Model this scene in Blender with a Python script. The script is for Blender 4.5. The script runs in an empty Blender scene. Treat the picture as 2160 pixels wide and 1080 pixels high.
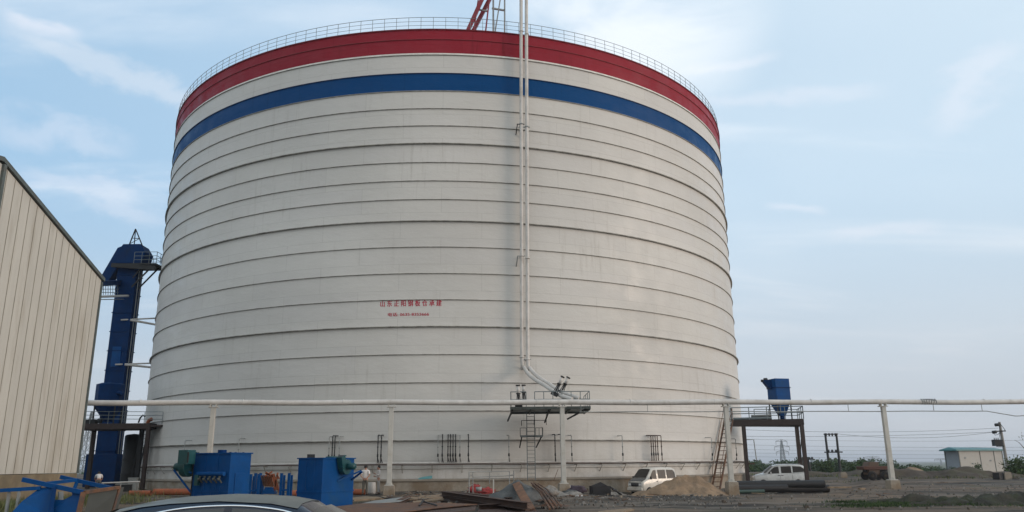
import bpy, math, random
from mathutils import Vector, Matrix, Euler
R = math.radians
random.seed(7)
sc = bpy.context.scene
col = sc.collection

# ------------------------------------------------------------------ camera
F_PX, PITCH, ROLL, EYE = 1658.15, R(14.82), R(.4787), 1.72
cam = bpy.data.cameras.new('camera'); cam_o = bpy.data.objects.new('camera', cam); col.objects.link(cam_o)
cam.sensor_width = 36; cam.lens = 36 * F_PX / 2160
cam.clip_start = .1; cam.clip_end = 20000
cam_o.matrix_world = Matrix.Translation((0, 0, EYE)) @ Matrix.Rotation(R(90) + PITCH, 4, 'X') @ Matrix.Rotation(-ROLL, 4, 'Z')
sc.camera = cam_o

# ------------------------------------------------------------------ sky, sun, exposure
SUN_EL, SUN_AZ = 8.5, 105.0          # azimuth clockwise from +Y (the view direction)
w = bpy.data.worlds.new('World'); sc.world = w; w.use_nodes = True
nt = w.node_tree; nt.nodes.clear()
def N(t, ty, **k):
    n = t.nodes.new(ty)
    for a, b in k.items():
        if a.startswith('i_'): n.inputs[a[2:].replace('_', ' ')].default_value = b
        else: setattr(n, a, b)
    return n
def mathn(t, op, a, b=None, c=None, clamp=False):
    n = t.nodes.new('ShaderNodeMath'); n.operation = op; n.use_clamp = clamp
    for i, v in enumerate((a, b, c)):
        if v is None: continue
        if isinstance(v, (int, float)): n.inputs[i].default_value = v
        else: t.links.new(v, n.inputs[i])
    return n.outputs[0]
def mixc(t, f, a, b, mode='MIX'):
    n = t.nodes.new('ShaderNodeMix'); n.data_type = 'RGBA'; n.blend_type = mode; n.clamp_factor = True
    for s, v in ((0, f), (6, a), (7, b)):
        if isinstance(v, (int, float)): n.inputs[s].default_value = v
        elif isinstance(v, (tuple, list)): n.inputs[s].default_value = (*v[:3], 1)
        else: t.links.new(v, n.inputs[s])
    return n.outputs[2]
def maprange(t, v, a, b, c=0., d=1., smooth=True):
    n = t.nodes.new('ShaderNodeMapRange'); n.interpolation_type = 'SMOOTHSTEP' if smooth else 'LINEAR'
    t.links.new(v, n.inputs[0])
    for i, x in enumerate((a, b, c, d)): n.inputs[i + 1].default_value = x
    return n.outputs[0]
sky = N(nt, 'ShaderNodeTexSky', sky_type='NISHITA', sun_disc=False, sun_elevation=R(SUN_EL + 14), sun_rotation=R(SUN_AZ), altitude=0, air_density=1.0, dust_density=1.4, ozone_density=2.0)
tc = N(nt, 'ShaderNodeTexCoord'); sx = N(nt, 'ShaderNodeSeparateXYZ'); nt.links.new(tc.outputs['Generated'], sx.inputs[0])
zc = mathn(nt, 'MAXIMUM', sx.outputs['Z'], 0.02)
den = mathn(nt, 'ADD', zc, .16)
cx_ = mathn(nt, 'DIVIDE', sx.outputs['X'], den); cy_ = mathn(nt, 'DIVIDE', sx.outputs['Y'], den)
cb = N(nt, 'ShaderNodeCombineXYZ'); nt.links.new(cx_, cb.inputs[0]); nt.links.new(cy_, cb.inputs[1])
def cloud(rot, scl, loc, noise_scale, detail, rough, dist, lo, hi):
    mp = N(nt, 'ShaderNodeMapping'); mp.inputs['Rotation'].default_value = (0, 0, R(rot)); mp.inputs['Scale'].default_value = scl; mp.inputs['Location'].default_value = loc
    nt.links.new(cb.outputs[0], mp.inputs[0])
    no = N(nt, 'ShaderNodeTexNoise'); no.inputs['Scale'].default_value = noise_scale; no.inputs['Detail'].default_value = detail
    no.inputs['Roughness'].default_value = rough; no.inputs['Distortion'].default_value = dist
    nt.links.new(mp.outputs[0], no.inputs[0])
    return maprange(nt, no.outputs[0], lo, hi)
def sky_dir(px, py):
    up = (540 - py); yy = F_PX * math.cos(PITCH) - up * math.sin(PITCH); zz = F_PX * math.sin(PITCH) + up * math.cos(PITCH)
    return Vector((px - 1080, yy, zz)).normalized()
veil = cloud(20, (1, 1, 1), (3.1, 1.7, 0), .55, 4, .5, .3, .38, .72)
wisp = cloud(-38, (.55, 1.5, 1), (.7, 5.2, 0), 1.3, 9, .56, .5, .48, .75)
# two banks of cloud lit by the low sun: one straight ahead overhead, one streak on the left
def bank(dx, dy, dz, a, b):
    v = Vector((dx, dy, dz)).normalized()
    dp = N(nt, 'ShaderNodeVectorMath', operation='DOT_PRODUCT'); nt.links.new(tc.outputs['Generated'], dp.inputs[0]); dp.inputs[1].default_value = v
    return maprange(nt, dp.outputs['Value'], a, b)
puff = cloud(10, (1, 1.2, 1), (2, 9, 0), 2.2, 8, .55, .4, .38, .62)
b1 = mathn(nt, 'MULTIPLY', bank(*sky_dir(1330, 10), .982, 1.0), puff)
# streak: a long thin cloud, along a great circle on the left
sp = N(nt, 'ShaderNodeVectorMath', operation='DOT_PRODUCT'); nt.links.new(tc.outputs['Generated'], sp.inputs[0])
p1 = sky_dir(150, 95); p2 = sky_dir(400, 205)
nrm = p1.cross(p2).normalized()
sp.inputs[1].default_value = nrm
wob = cloud(0, (1, 1, 1), (0, 0, 0), 3.5, 8, .62, .3, .2, .8)
dist = mathn(nt, 'ABSOLUTE', mathn(nt, 'ADD', sp.outputs['Value'], mathn(nt, 'MULTIPLY', mathn(nt, 'SUBTRACT', wob, .5), .055)))
mid = (p1 + p2).normalized()
st = mathn(nt, 'MULTIPLY', maprange(nt, dist, .026, .003), bank(mid.x, mid.y, mid.z, .988, .9985))
st = mathn(nt, 'MULTIPLY', st, .36)
def streak(pa, pb, wid, amp):
    a_, b_ = sky_dir(*pa), sky_dir(*pb); n_ = a_.cross(b_).normalized(); m_ = (a_ + b_).normalized(); half = a_.dot(m_)
    q = N(nt, 'ShaderNodeVectorMath', operation='DOT_PRODUCT'); nt.links.new(tc.outputs['Generated'], q.inputs[0]); q.inputs[1].default_value = n_
    d = mathn(nt, 'ABSOLUTE', mathn(nt, 'ADD', q.outputs['Value'], mathn(nt, 'MULTIPLY', mathn(nt, 'SUBTRACT', wob, .5), wid * 2.2)))
    e = mathn(nt, 'MULTIPLY', maprange(nt, d, wid, 0), bank(m_.x, m_.y, m_.z, 1 - (1 - half) * 1.6, 1 - (1 - half) * .15))
    return mathn(nt, 'MULTIPLY', e, amp)
wisps2 = [streak((1960, 262), (2175, 120), .030, .28), streak((1480, 215), (1850, 205), .014, .24), (None), streak((1760, 508), (1980, 488), .012, .26), streak((-20, 235), (270, 300), .022, .24), streak((40, 345), (360, 450), .030, .28), streak((20, 25), (170, 60), .010, .40), streak((1440, 150), (1640, 120), .010, .28), streak((1620, 440), (1740, 455), .007, .28)]
glow = bank(.22, .86, .48, .45, 1.0)                       # thin bright veil round the lit part of the sky
east = maprange(nt, sx.outputs['X'], -.25, .60)
V_COL = (.90, .95, 1.0); W_COL = (1.0, 1.0, 1.0)
S_STR = .085
skys = mixc(nt, 1.0, sky.outputs[0], (S_STR, S_STR, S_STR), 'MULTIPLY')
c = mixc(nt, .70, skys, (.315, .54, .76))
c = mixc(nt, mathn(nt, 'MULTIPLY', veil, .30), c, (.80, .87, .93))
c = mixc(nt, mathn(nt, 'MULTIPLY', glow, .22), c, (.84, .92, 1.0))
c = mixc(nt, mathn(nt, 'MULTIPLY', east, .45), c, (.62, .72, .78))
c = mixc(nt, mathn(nt, 'MULTIPLY', wisp, .5), c, (.88, .90, .93))
c = mixc(nt, st, c, (.74, .76, .80))
for w_ in wisps2:
    if w_ is not None: c = mixc(nt, w_, c, (.80, .80, .86))
c = mixc(nt, mathn(nt, 'MULTIPLY', b1, .6), c, (.96, .97, .98))
# low, dusty air near the horizon
hz = maprange(nt, sx.outputs['Z'], .34, -.02)
c = mixc(nt, mathn(nt, 'MULTIPLY', hz, .92), c, (.475, .50, .54))
# unseen sky behind the camera: a plain grey added to light the silo neutrally
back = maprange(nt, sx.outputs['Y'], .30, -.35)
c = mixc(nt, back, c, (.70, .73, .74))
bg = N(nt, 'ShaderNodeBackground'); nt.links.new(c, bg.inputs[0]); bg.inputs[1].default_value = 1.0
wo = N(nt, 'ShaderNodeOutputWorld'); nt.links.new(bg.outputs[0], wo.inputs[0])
sun = bpy.data.lights.new('sun', 'SUN'); sun.energy = 1.4; sun.angle = R(22); sun.color = (1, .79, .63)
sun_o = bpy.data.objects.new('sun', sun); col.objects.link(sun_o)
sd = Vector((math.sin(R(SUN_AZ)) * math.cos(R(SUN_EL)), math.cos(R(SUN_AZ)) * math.cos(R(SUN_EL)), math.sin(R(SUN_EL))))
sun_o.rotation_euler = sd.to_track_quat('Z', 'Y').to_euler(); sun_o.location = sd * 100
sc.view_settings.view_transform = 'Standard'; sc.view_settings.look = 'None'; sc.view_settings.gamma = 1; sc.view_settings.exposure = .30
sc.render.engine = 'CYCLES'
sc.cycles.max_bounces = 6; sc.cycles.volume_bounces = 0
sc.cycles.use_denoising = True

# ------------------------------------------------------------------ measuring helpers (photograph pixel + distance -> place)
def ray(px, py):
    a = px - 1080; b = 540 - py
    X = a * math.cos(ROLL) + b * math.sin(ROLL); V = -a * math.sin(ROLL) + b * math.cos(ROLL)
    y = F_PX * math.cos(PITCH) - V * math.sin(PITCH); z = F_PX * math.sin(PITCH) + V * math.cos(PITCH)
    return X / y, z / y
def at(px, py, Y):
    a, b = ray(px, py); return Vector((a * Y, Y, EYE + b * Y))
def atx(px, py, Y, z): return Vector((ray(px, py)[0] * Y, Y, z))
def sm(a, b, t):
    t = min(1, max(0, (t - a) / (b - a))); return t * t * (3 - 2 * t)
TC = Vector((86.5 * math.sin(R(-4.415)), 86.5 * math.cos(R(-4.415)), 0)); TR = 30.0
def on_tank(px, py, off):
    a = ray(px, py)[0]; r = TR + off
    A = a * a + 1; B = -2 * (a * TC.x + TC.y); C_ = TC.x ** 2 + TC.y ** 2 - r * r
    Y = (-B - math.sqrt(max(0, B * B - 4 * A * C_))) / (2 * A)
    return Vector((a * Y, Y, 0))
def ground(x, y):
    h = 0.0
    if y > 20:
        t = x / max(y, 1)
        h -= .36 * sm(.08, .15, t) * (1 - sm(.40, .45, t)) * sm(44, 50, y) * (1 - sm(84, 100, y))
    edge = 128 if x > -20 else 215
    h -= 6.5 * sm(edge, edge + 45, y)
    h -= 6.5 * sm(110, 200, abs(x) - .0 * y) * (1 - sm(edge, edge + 45, y))
    return h

# ------------------------------------------------------------------ materials
MATS = {}
def mat(name, c, rough=.6, metal=0, var=.12, scale=3., bump=.0, bscale=30., dirt=None, dirt_amt=.5, dirt_scale=1.2, lo=.5, hi=.7, spec=.4, c2=None, coat=0, stretch=None, alpha=None, detail=6):
    if name in MATS: return MATS[name]
    m = bpy.data.materials.new(name); m.use_nodes = True; t = m.node_tree; t.nodes.clear()
    out = N(t, 'ShaderNodeOutputMaterial'); p = N(t, 'ShaderNodeBsdfPrincipled'); t.links.new(p.outputs[0], out.inputs[0])
    co = N(t, 'ShaderNodeTexCoord'); src = co.outputs['Object']
    if stretch:
        mp = N(t, 'ShaderNodeMapping'); mp.inputs['Scale'].default_value = stretch; t.links.new(src, mp.inputs[0]); src = mp.outputs[0]
    no = N(t, 'ShaderNodeTexNoise'); no.inputs['Scale'].default_value = scale; no.inputs['Detail'].default_value = detail; no.inputs['Roughness'].default_value = .6
    t.links.new(src, no.inputs[0])
    f = maprange(t, no.outputs[0], .3, .7)
    a = tuple(max(0, x * (1 - var)) for x in c); b = tuple(x * (1 + var) for x in (c2 or c))
    colr = mixc(t, f, a, b)
    if dirt:
        n2 = N(t, 'ShaderNodeTexNoise'); n2.inputs['Scale'].default_value = dirt_scale; n2.inputs['Detail'].default_value = 8; n2.inputs['Roughness'].default_value = .65
        t.links.new(src, n2.inputs[0])
        colr = mixc(t, mathn(t, 'MULTIPLY', maprange(t, n2.outputs[0], lo, hi), dirt_amt), colr, dirt)
    t.links.new(colr, p.inputs['Base Color'])
    rr = maprange(t, no.outputs[0], .3, .7, max(.02, rough - .08), min(1, rough + .1)); t.links.new(rr, p.inputs['Roughness'])
    p.inputs['Metallic'].default_value = metal; p.inputs['Specular IOR Level'].default_value = spec
    if coat: p.inputs['Coat Weight'].default_value = coat; p.inputs['Coat Roughness'].default_value = .06
    if bump:
        n3 = N(t, 'ShaderNodeTexNoise'); n3.inputs['Scale'].default_value = bscale; n3.inputs['Detail'].default_value = 6
        t.links.new(co.outputs['Object'], n3.inputs[0])
        bp = N(t, 'ShaderNodeBump'); bp.inputs['Strength'].default_value = min(1, bump); bp.inputs['Distance'].default_value = .05
        t.links.new(n3.outputs[0], bp.inputs['Height']); t.links.new(bp.outputs[0], p.inputs['Normal'])
    m.diffuse_color = (*c, 1)
    MATS[name] = m; return m

def shell_mat(name, c, streak=.35, rough=.42, spec=.4):
    """painted steel plate of the silo: plates of slightly different tone, wavy sheet, dirt runs below the flanges"""
    m = bpy.data.materials.new(name); m.use_nodes = True; t = m.node_tree; t.nodes.clear()
    out = N(t, 'ShaderNodeOutputMaterial'); p = N(t, 'ShaderNodeBsdfPrincipled'); t.links.new(p.outputs[0], out.inputs[0])
    co = N(t, 'ShaderNodeTexCoord'); s = N(t, 'ShaderNodeSeparateXYZ'); t.links.new(co.outputs['Object'], s.inputs[0])
    ang = mathn(t, 'ARCTAN2', s.outputs[1], s.outputs[0]); u = mathn(t, 'MULTIPLY', ang, TR)
    uv = N(t, 'ShaderNodeCombineXYZ'); t.links.new(u, uv.inputs[0]); t.links.new(s.outputs[2], uv.inputs[1])
    def noise(sx_, sy_, sc_, det=6, ro=.6, off=(0, 0, 0)):
        mp = N(t, 'ShaderNodeMapping'); mp.inputs['Scale'].default_value = (sx_, sy_, 1); mp.inputs['Location'].default_value = off; t.links.new(uv.outputs[0], mp.inputs[0])
        n = N(t, 'ShaderNodeTexNoise'); n.inputs['Scale'].default_value = sc_; n.inputs['Detail'].default_value = det; n.inputs['Roughness'].default_value = ro
        t.links.new(mp.outputs[0], n.inputs[0]); return n.outputs[0]
    big = noise(1, 1, .09, 4, .5)
    a = tuple(x * .93 for x in c); b = tuple(x * 1.05 for x in c)
    k = mixc(t, maprange(t, big, .3, .7), a, b)
    # plates: bricks 6 m long, 2 m tall with a faint weld line
    br = N(t, 'ShaderNodeTexBrick'); t.links.new(uv.outputs[0], br.inputs[0]); br.inputs['Scale'].default_value = 1
    br.inputs['Brick Width'].default_value = 6.1; br.inputs['Row Height'].default_value = 2.005; br.inputs['Mortar Size'].default_value = .012
    br.inputs['Color1'].default_value = (.97, .97, .975, 1); br.inputs['Color2'].default_value = (1.0, 1.0, .99, 1); br.inputs['Mortar'].default_value = (.76, .76, .75, 1)
    k = mixc(t, 1.0, k, br.outputs[0], 'MULTIPLY')
    runs = noise(1.6, .13, 1.5, 7, .62)
    spots = noise(1, 1, .16, 5, .6, (7, 3, 0))
    dm = mathn(t, 'MULTIPLY', maprange(t, runs, .52, .75), maprange(t, spots, .42, .66))
    k = mixc(t, mathn(t, 'MULTIPLY', dm, streak), k, (c[0] * .45, c[1] * .42, c[2] * .36))
    fine = noise(1, 1, 3.2, 8, .7, (2, 2, 0))
    k = mixc(t, mathn(t, 'MULTIPLY', maprange(t, fine, .55, .8), .16), k, (c[0] * .6, c[1] * .58, c[2] * .55))
    splash = mathn(t, 'MULTIPLY', maprange(t, s.outputs[2], 3.2, .5), maprange(t, noise(1, .5, .7, 8, .7, (4, 4, 0)), .35, .7))
    k = mixc(t, mathn(t, 'MULTIPLY', splash, .45), k, (.22, .18, .13))
    chalk = noise(1, 2.4, .35, 8, .66, (3, 9, 0))
    k = mixc(t, mathn(t, 'MULTIPLY', maprange(t, chalk, .5, .72), .14), k, (c[0] * .78, c[1] * .78, c[2] * .76))
    t.links.new(k, p.inputs['Base Color'])
    t.links.new(maprange(t, noise(1, 1, .6, 5, .6, (9, 1, 0)), .3, .7, rough - .17, rough + .14), p.inputs['Roughness'])
    p.inputs['Specular IOR Level'].default_value = spec
    wav = noise(.6, 1.3, .8, 5, .6, (1, 8, 0))
    bp = N(t, 'ShaderNodeBump'); bp.inputs['Strength'].default_value = .5; bp.inputs['Distance'].default_value = .09
    t.links.new(wav, bp.inputs['Height']); t.links.new(bp.outputs[0], p.inputs['Normal'])
    m.diffuse_color = (*c, 1); return m

M_WHITE = shell_mat('silo white paint', (.59, .588, .57), .34, .52, .18)
M_RED = shell_mat('silo red paint', (.265, .017, .032), .8, .55, .12)
M_BLUE = shell_mat('silo blue paint', (.0002, .055, .19), .7, .5, .08)
M_FLANGE = mat('flange steel', (.30, .295, .27), .6, 0, .25, 2, dirt=(.10, .085, .07), dirt_amt=.6, dirt_scale=.8)
M_FLR = mat('flange red', (.22, .02, .028), .6, 0, .2, 2)
M_FLB = mat('flange blue', (.01, .035, .11), .6, 0, .2, 2)
M_CONC = mat('weathered concrete', (.29, .26, .215), .92, 0, .18, 1.2, .5, 14, dirt=(.17, .12, .075), dirt_amt=.75, dirt_scale=.45, lo=.45, hi=.62)
M_CONCL = mat('pale concrete', (.23, .205, .17), .9, 0, .12, 1.5, .4, 18, dirt=(.22, .19, .15), dirt_amt=.5)
M_GALV = mat('grey painted steel', (.27, .29, .29), .5, .2, .15, 2, dirt=(.16, .13, .10), dirt_amt=.4)
M_RAIL = mat('railing steel', (.16, .19, .20), .5, .2, .15, 2)
M_DKG = mat('dark grey green steel', (.085, .10, .095), .6, .1, .2, 2)
M_PIPE = mat('white pipe paint', (.56, .55, .53), .42, 0, .10, 1.3, dirt=(.30, .27, .23), dirt_amt=.5, dirt_scale=.9)
M_POST = mat('pale grey post paint', (.47, .47, .44), .55, 0, .08, 1.3, dirt=(.30, .25, .19), dirt_amt=.5, dirt_scale=1.5)
M_DARK = mat('dark steel', (.020, .022, .025), .6, .1, .2, 4)
M_BLACK = mat('black rubber', (.018, .018, .02), .6, 0, .2, 5)
M_RUST = mat('rusty steel', (.15, .075, .042), .85, .1, .3, 3, .4, 25, dirt=(.075, .06, .055), dirt_amt=.8, dirt_scale=1.6, lo=.42, hi=.62)
M_RUSTD = mat('dark rusty steel', (.075, .045, .035), .8, .1, .3, 3, .3, 25, dirt=(.05, .05, .052), dirt_amt=.7, dirt_scale=1.2)
M_ORANGE = mat('orange primer', (.30, .095, .045), .75, 0, .25, 3, .2, 20, dirt=(.22, .08, .045), dirt_amt=.6)
M_EQB = mat('equipment blue', (.0005, .055, .20), .5, 0, .12, 1.5, dirt=(.012, .06, .13), dirt_amt=.5, dirt_scale=1.1, spec=.14)
M_EQD = mat('deep blue paint', (.0003, .026, .105), .6, 0, .15, 1.5, dirt=(.005, .02, .05), dirt_amt=.5, spec=.10)
M_GREEN = mat('fan green paint', (.008, .062, .070), .4, 0, .15, 3, dirt=(.03, .05, .05), dirt_amt=.5)
M_BROWN = mat('brown deck paint', (.042, .030, .028), .6, .1, .2, 3)
M_VANW = mat('van white paint', (.60, .58, .53), .28, 0, .05, 2, coat=.5, dirt=(.38, .34, .28), dirt_amt=.45, dirt_scale=1.5)
M_VANG = mat('grey bonnet paint', (.09, .095, .10), .4, 0, .1, 2, dirt=(.25, .23, .2), dirt_amt=.4)
M_VAN2 = mat('silver white car paint', (.62, .64, .64), .25, .1, .04, 2, coat=.6)
M_CAR = mat('dusty dark car paint', (.006, .010, .024), .22, .1, .15, 2, coat=.5, dirt=(.06, .06, .055), dirt_amt=.12, dirt_scale=2.5)
M_DUST = mat('dust on car roof', (.13, .135, .12), .55, 0, .18, 6, .05, 60, coat=.2)
M_CHROME = mat('chrome strip', (.85, .86, .88), .12, 1.0, .03, 2)
M_TYRE = mat('tyre rubber', (.02, .02, .021), .85, 0, .2, 8)
M_RIM = mat('wheel rim', (.35, .35, .36), .35, .7, .1, 8)
M_LAMPR = mat('tail lamp red', (.45, .02, .02), .2, 0, .1, 8)
M_LAMPC = mat('headlamp glass', (.65, .66, .66), .12, 0, .1, 8)
M_PANEL = mat('warehouse panel cream', (.51, .502, .46), .5, 0, .05, .7, .0, 3, dirt=(.33, .295, .235), dirt_amt=.55, dirt_scale=.5, stretch=(2.2, 2.2, .35))
M_SEAM = mat('panel seam', (.32, .30, .25), .7, 0, .25, 2)
M_TRIM = mat('dull green grey trim', (.10, .125, .125), .55, .2, .15, 2, dirt=(.12, .08, .06), dirt_amt=.5)
M_PLINTH = mat('mud stained plinth', (.20, .165, .11), .92, 0, .2, 1.1, .4, 12, dirt=(.16, .12, .08), dirt_amt=.7, dirt_scale=.8)
M_SAND = mat('brown sand', (.27, .195, .130), .95, 0, .22, 1.6, .9, 26, dirt=(.12, .095, .07), dirt_amt=.7, dirt_scale=1.1)
M_ASH = mat('grey ash', (.095, .10, .10), .95, 0, .25, 2, .8, 22, dirt=(.22, .22, .21), dirt_amt=.5, dirt_scale=1.4)
M_MUD = mat('dark earth', (.07, .056, .044), .95, 0, .3, .8, .9, 12, dirt=(.065, .07, .04), dirt_amt=.7, dirt_scale=.4)
M_WEED = mat('weedy earth', (.045, .042, .032), .95, 0, .4, 1.5, .9, 20, dirt=(.032, .040, .020), dirt_amt=.7, dirt_scale=1.3, lo=.4, hi=.6)
M_RUB = mat('pale rubble', (.20, .19, .175), .95, 0, .3, 3, .6, 20, dirt=(.14, .12, .10), dirt_amt=.7, dirt_scale=2.5)
M_REDCL = mat('red cloth', (.30, .05, .05), .85, 0, .3, 5)
M_CYAN = mat('cyan sheet', (.14, .36, .40), .6, 0, .12, 3)
M_PLASTIC = mat('white plastic', (.45, .45, .44), .5, 0, .06, 3)
M_HUT = mat('hut beige panel', (.33, .335, .32), .55, 0, .06, 1.5, dirt=(.27, .26, .22), dirt_amt=.5)
M_HUTG = mat('hut grey panel', (.24, .27, .30), .55, 0, .06, 1.5)
M_TEAL = mat('teal roof', (.05, .17, .18), .5, 0, .1, 2)
M_LEAF = [mat('leaves ' + n, c, .7, 0, .35, 1.3, c2=c2, spec=.2) for n, c, c2 in (('dark', (.020, .040, .018), (.035, .065, .022)), ('mid', (.032, .062, .024), (.055, .09, .03)), ('pale', (.06, .085, .035), (.09, .12, .05)))]
M_BARK = mat('bark', (.09, .075, .06), .9, 0, .25, 5)
M_POLE = mat('concrete pole', (.26, .25, .235), .85, 0, .1, 3)
M_PYLON = mat('galvanised lattice', (.20, .22, .235), .6, .3, .1, 3)
M_WIRE = mat('wire', (.06, .065, .07), .6, .3, .1, 3)
M_LETTER = mat('red lettering paint', (.42, .012, .04), .6, 0, .08, 3)
M_SKIN = mat('skin', (.36, .19, .13), .55, 0, .08, 8)
M_HAIR = mat('black hair', (.012, .011, .010), .6, 0, .2, 20)
M_SHIRTW = mat('white shirt cloth', (.66, .64, .63), .85, 0, .06, 12)
M_SHIRTG = mat('pale grey shirt cloth', (.50, .47, .45), .85, 0, .08, 12)
M_TROUS = mat('khaki trousers cloth', (.10, .098, .085), .9, 0, .15, 12)
M_TROUSG = mat('grey trousers cloth', (.30, .29, .28), .9, 0, .1, 12)
M_SHOE = mat('shoe leather', (.03, .026, .024), .5, 0, .1, 9)
M_BRUSH = mat('dry grass', (.16, .14, .075), .9, 0, .35, 2, c2=(.13, .15, .06))
M_WOOD = mat('old timber', (.22, .165, .11), .85, 0, .3, 4, .3, 30)
def glass(name, tint=(.02, .025, .03), rough=.06):
    m = bpy.data.materials.new(name); m.use_nodes = True; p = m.node_tree.nodes['Principled BSDF']
    p.inputs['Base Color'].default_value = (*tint, 1); p.inputs['Roughness'].default_value = rough; p.inputs['Specular IOR Level'].default_value = .8
    t = m.node_tree; no = N(t, 'ShaderNodeTexNoise'); no.inputs['Scale'].default_value = 3
    t.links.new(mixc(t, no.outputs[0], tuple(x * .7 for x in tint), tuple(x * 1.6 for x in tint)), p.inputs['Base Color'])
    return m
M_GLASS = glass('tinted window glass'); M_GLASSV = glass('dusty van glass', (.030, .028, .026), .35)
M_GLASSV.node_tree.nodes['Principled BSDF'].inputs['Specular IOR Level'].default_value = .25

# ------------------------------------------------------------------ mesh builder
class MB:
    def __init__(s): s.v = []; s.f = []; s.mi = []; s.sm = []
    def add(s, vs, fs, mi=0, smooth=False):
        b = len(s.v); s.v += [Vector(v) for v in vs]
        for f in fs: s.f.append([b + i for i in f]); s.mi.append(mi); s.sm.append(smooth)
        return s
    def box(s, c, d, rz=0, mi=0, M=None):
        x, y, z = d[0] / 2, d[1] / 2, d[2] / 2
        vs = [Vector((i * x, j * y, k * z)) for i in (-1, 1) for j in (-1, 1) for k in (-1, 1)]
        m = Matrix.Rotation(rz, 3, 'Z') if M is None else M
        return s.add([m @ v + Vector(c) for v in vs], [(0, 1, 3, 2), (4, 6, 7, 5), (0, 4, 5, 1), (2, 3, 7, 6), (0, 2, 6, 4), (1, 5, 7, 3)], mi)
    def bar(s, a, b, w, h=None, mi=0, up=(0, 0, 1)):
        a = Vector(a); b = Vector(b); h = h or w; d = (b - a)
        if d.length < 1e-6: return s
        d.normalize(); u = Vector(up)
        if abs(d.dot(u)) > .98: u = Vector((1, 0, 0))
        sd_ = d.cross(u).normalized(); u = sd_.cross(d)
        vs = [p + sd_ * i * w / 2 + u * j * h / 2 for p in (a, b) for i, j in ((-1, -1), (1, -1), (1, 1), (-1, 1))]
        return s.add(vs, [(3, 2, 1, 0), (4, 5, 6, 7), (0, 1, 5, 4), (1, 2, 6, 5), (2, 3, 7, 6), (3, 0, 4, 7)], mi)
    def tube(s, pts, r, n=8, mi=0, closed=False, caps=True):
        pts = [Vector(p) for p in pts]; rs = r if isinstance(r, (list, tuple)) else [r] * len(pts)
        rings = []; prev = None; L = len(pts)
        for i, p in enumerate(pts):
            if closed: d = pts[(i + 1) % L] - pts[i - 1]
            else: d = pts[min(i + 1, L - 1)] - pts[max(i - 1, 0)]
            d.normalize()
            if prev is None:
                u = Vector((0, 0, 1)) if abs(d.z) < .9 else Vector((1, 0, 0)); u = (u - d * u.dot(d)).normalized()
            else: u = (prev - d * prev.dot(d)).normalized()
            prev = u; v = d.cross(u)
            rings.append([p + (u * math.cos(2 * math.pi * k / n) + v * math.sin(2 * math.pi * k / n)) * rs[i] for k in range(n)])
        vs = [q for rg in rings for q in rg]; fs = []
        for i in range(L if closed else L - 1):
            j = (i + 1) % L
            for k in range(n): fs.append((i * n + k, i * n + (k + 1) % n, j * n + (k + 1) % n, j * n + k))
        s.add(vs, fs, mi, n > 5)
        if caps and not closed: s.add(rings[0] + rings[-1], [tuple(range(n - 1, -1, -1)), tuple(range(n, 2 * n))], mi)
        return s
    def lathe(s, prof, c=(0, 0, 0), n=24, mi=0, smooth=True, axis=None):
        m = Vector(axis).normalized().to_track_quat('Z', 'Y').to_matrix() if axis is not None else Matrix.Identity(3)
        vs = [m @ Vector((r * math.cos(2 * math.pi * k / n), r * math.sin(2 * math.pi * k / n), z)) + Vector(c) for r, z in prof for k in range(n)]
        fs = [(i * n + k, i * n + (k + 1) % n, (i + 1) * n + (k + 1) % n, (i + 1) * n + k) for i in range(len(prof) - 1) for k in range(n)]
        return s.add(vs, fs, mi, smooth)
    def prism(s, poly, off, mi=0):
        off = Vector(off); n = len(poly); p = [Vector(q) for q in poly]
        return s.add(p + [q + off for q in p], [tuple(range(n)), tuple(range(2 * n - 1, n - 1, -1))] + [(i, i + n, (i + 1) % n + n, (i + 1) % n) for i in range(n)], mi)
    def loft(s, rings, mi=0, smooth=True, caps=True):
        n = len(rings[0]); vs = [q for rg in rings for q in rg]
        fs = [(i * n + k, i * n + (k + 1) % n, (i + 1) * n + (k + 1) % n, (i + 1) * n + k) for i in range(len(rings) - 1) for k in range(n)]
        s.add(vs, fs, mi, smooth)
        if caps: s.add(list(rings[0]) + list(rings[-1]), [tuple(range(n - 1, -1, -1)), tuple(range(n, 2 * n))], mi)
        return s
    def build(s, name, mats, parent=None, bevel=0, fix=True):
        me = bpy.data.meshes.new(name)
        base = parent_base(parent)
        me.from_pydata([v - base for v in s.v], [], s.f)
        for m in (mats if isinstance(mats, (list, tuple)) else [mats]): me.materials.append(m)
        me.polygons.foreach_set('material_index', s.mi); me.polygons.foreach_set('use_smooth', s.sm)
        if fix:
            import bmesh
            b = bmesh.new(); b.from_mesh(me); bmesh.ops.recalc_face_normals(b, faces=b.faces); b.to_mesh(me); b.free()
        o = bpy.data.objects.new(name, me); col.objects.link(o)
        if parent is not None: o.parent = parent
        if bevel:
            bv = o.modifiers.new('b', 'BEVEL'); bv.width = bevel; bv.segments = 2; bv.limit_method = 'ANGLE'
        return o
def parent_base(p):
    b = Vector((0, 0, 0))
    while p is not None: b += p.location; p = p.parent
    return b
def tag(o, label=None, cat=None, group=None, kind=None):
    if label: o['label'] = label
    if cat: o['category'] = cat
    if group: o['group'] = group
    if kind: o['kind'] = kind
    return o
def thing(name, loc, label, cat, group=None):
    o = bpy.data.objects.new(name, None); o.location = loc; o.empty_display_size = .3; col.objects.link(o)
    return tag(o, label, cat, group)
def recentre(o, base):
    """put a one-mesh thing's origin at its base"""
    base = Vector(base); o.data.transform(Matrix.Translation(-base)); o.location = base; return o
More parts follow.
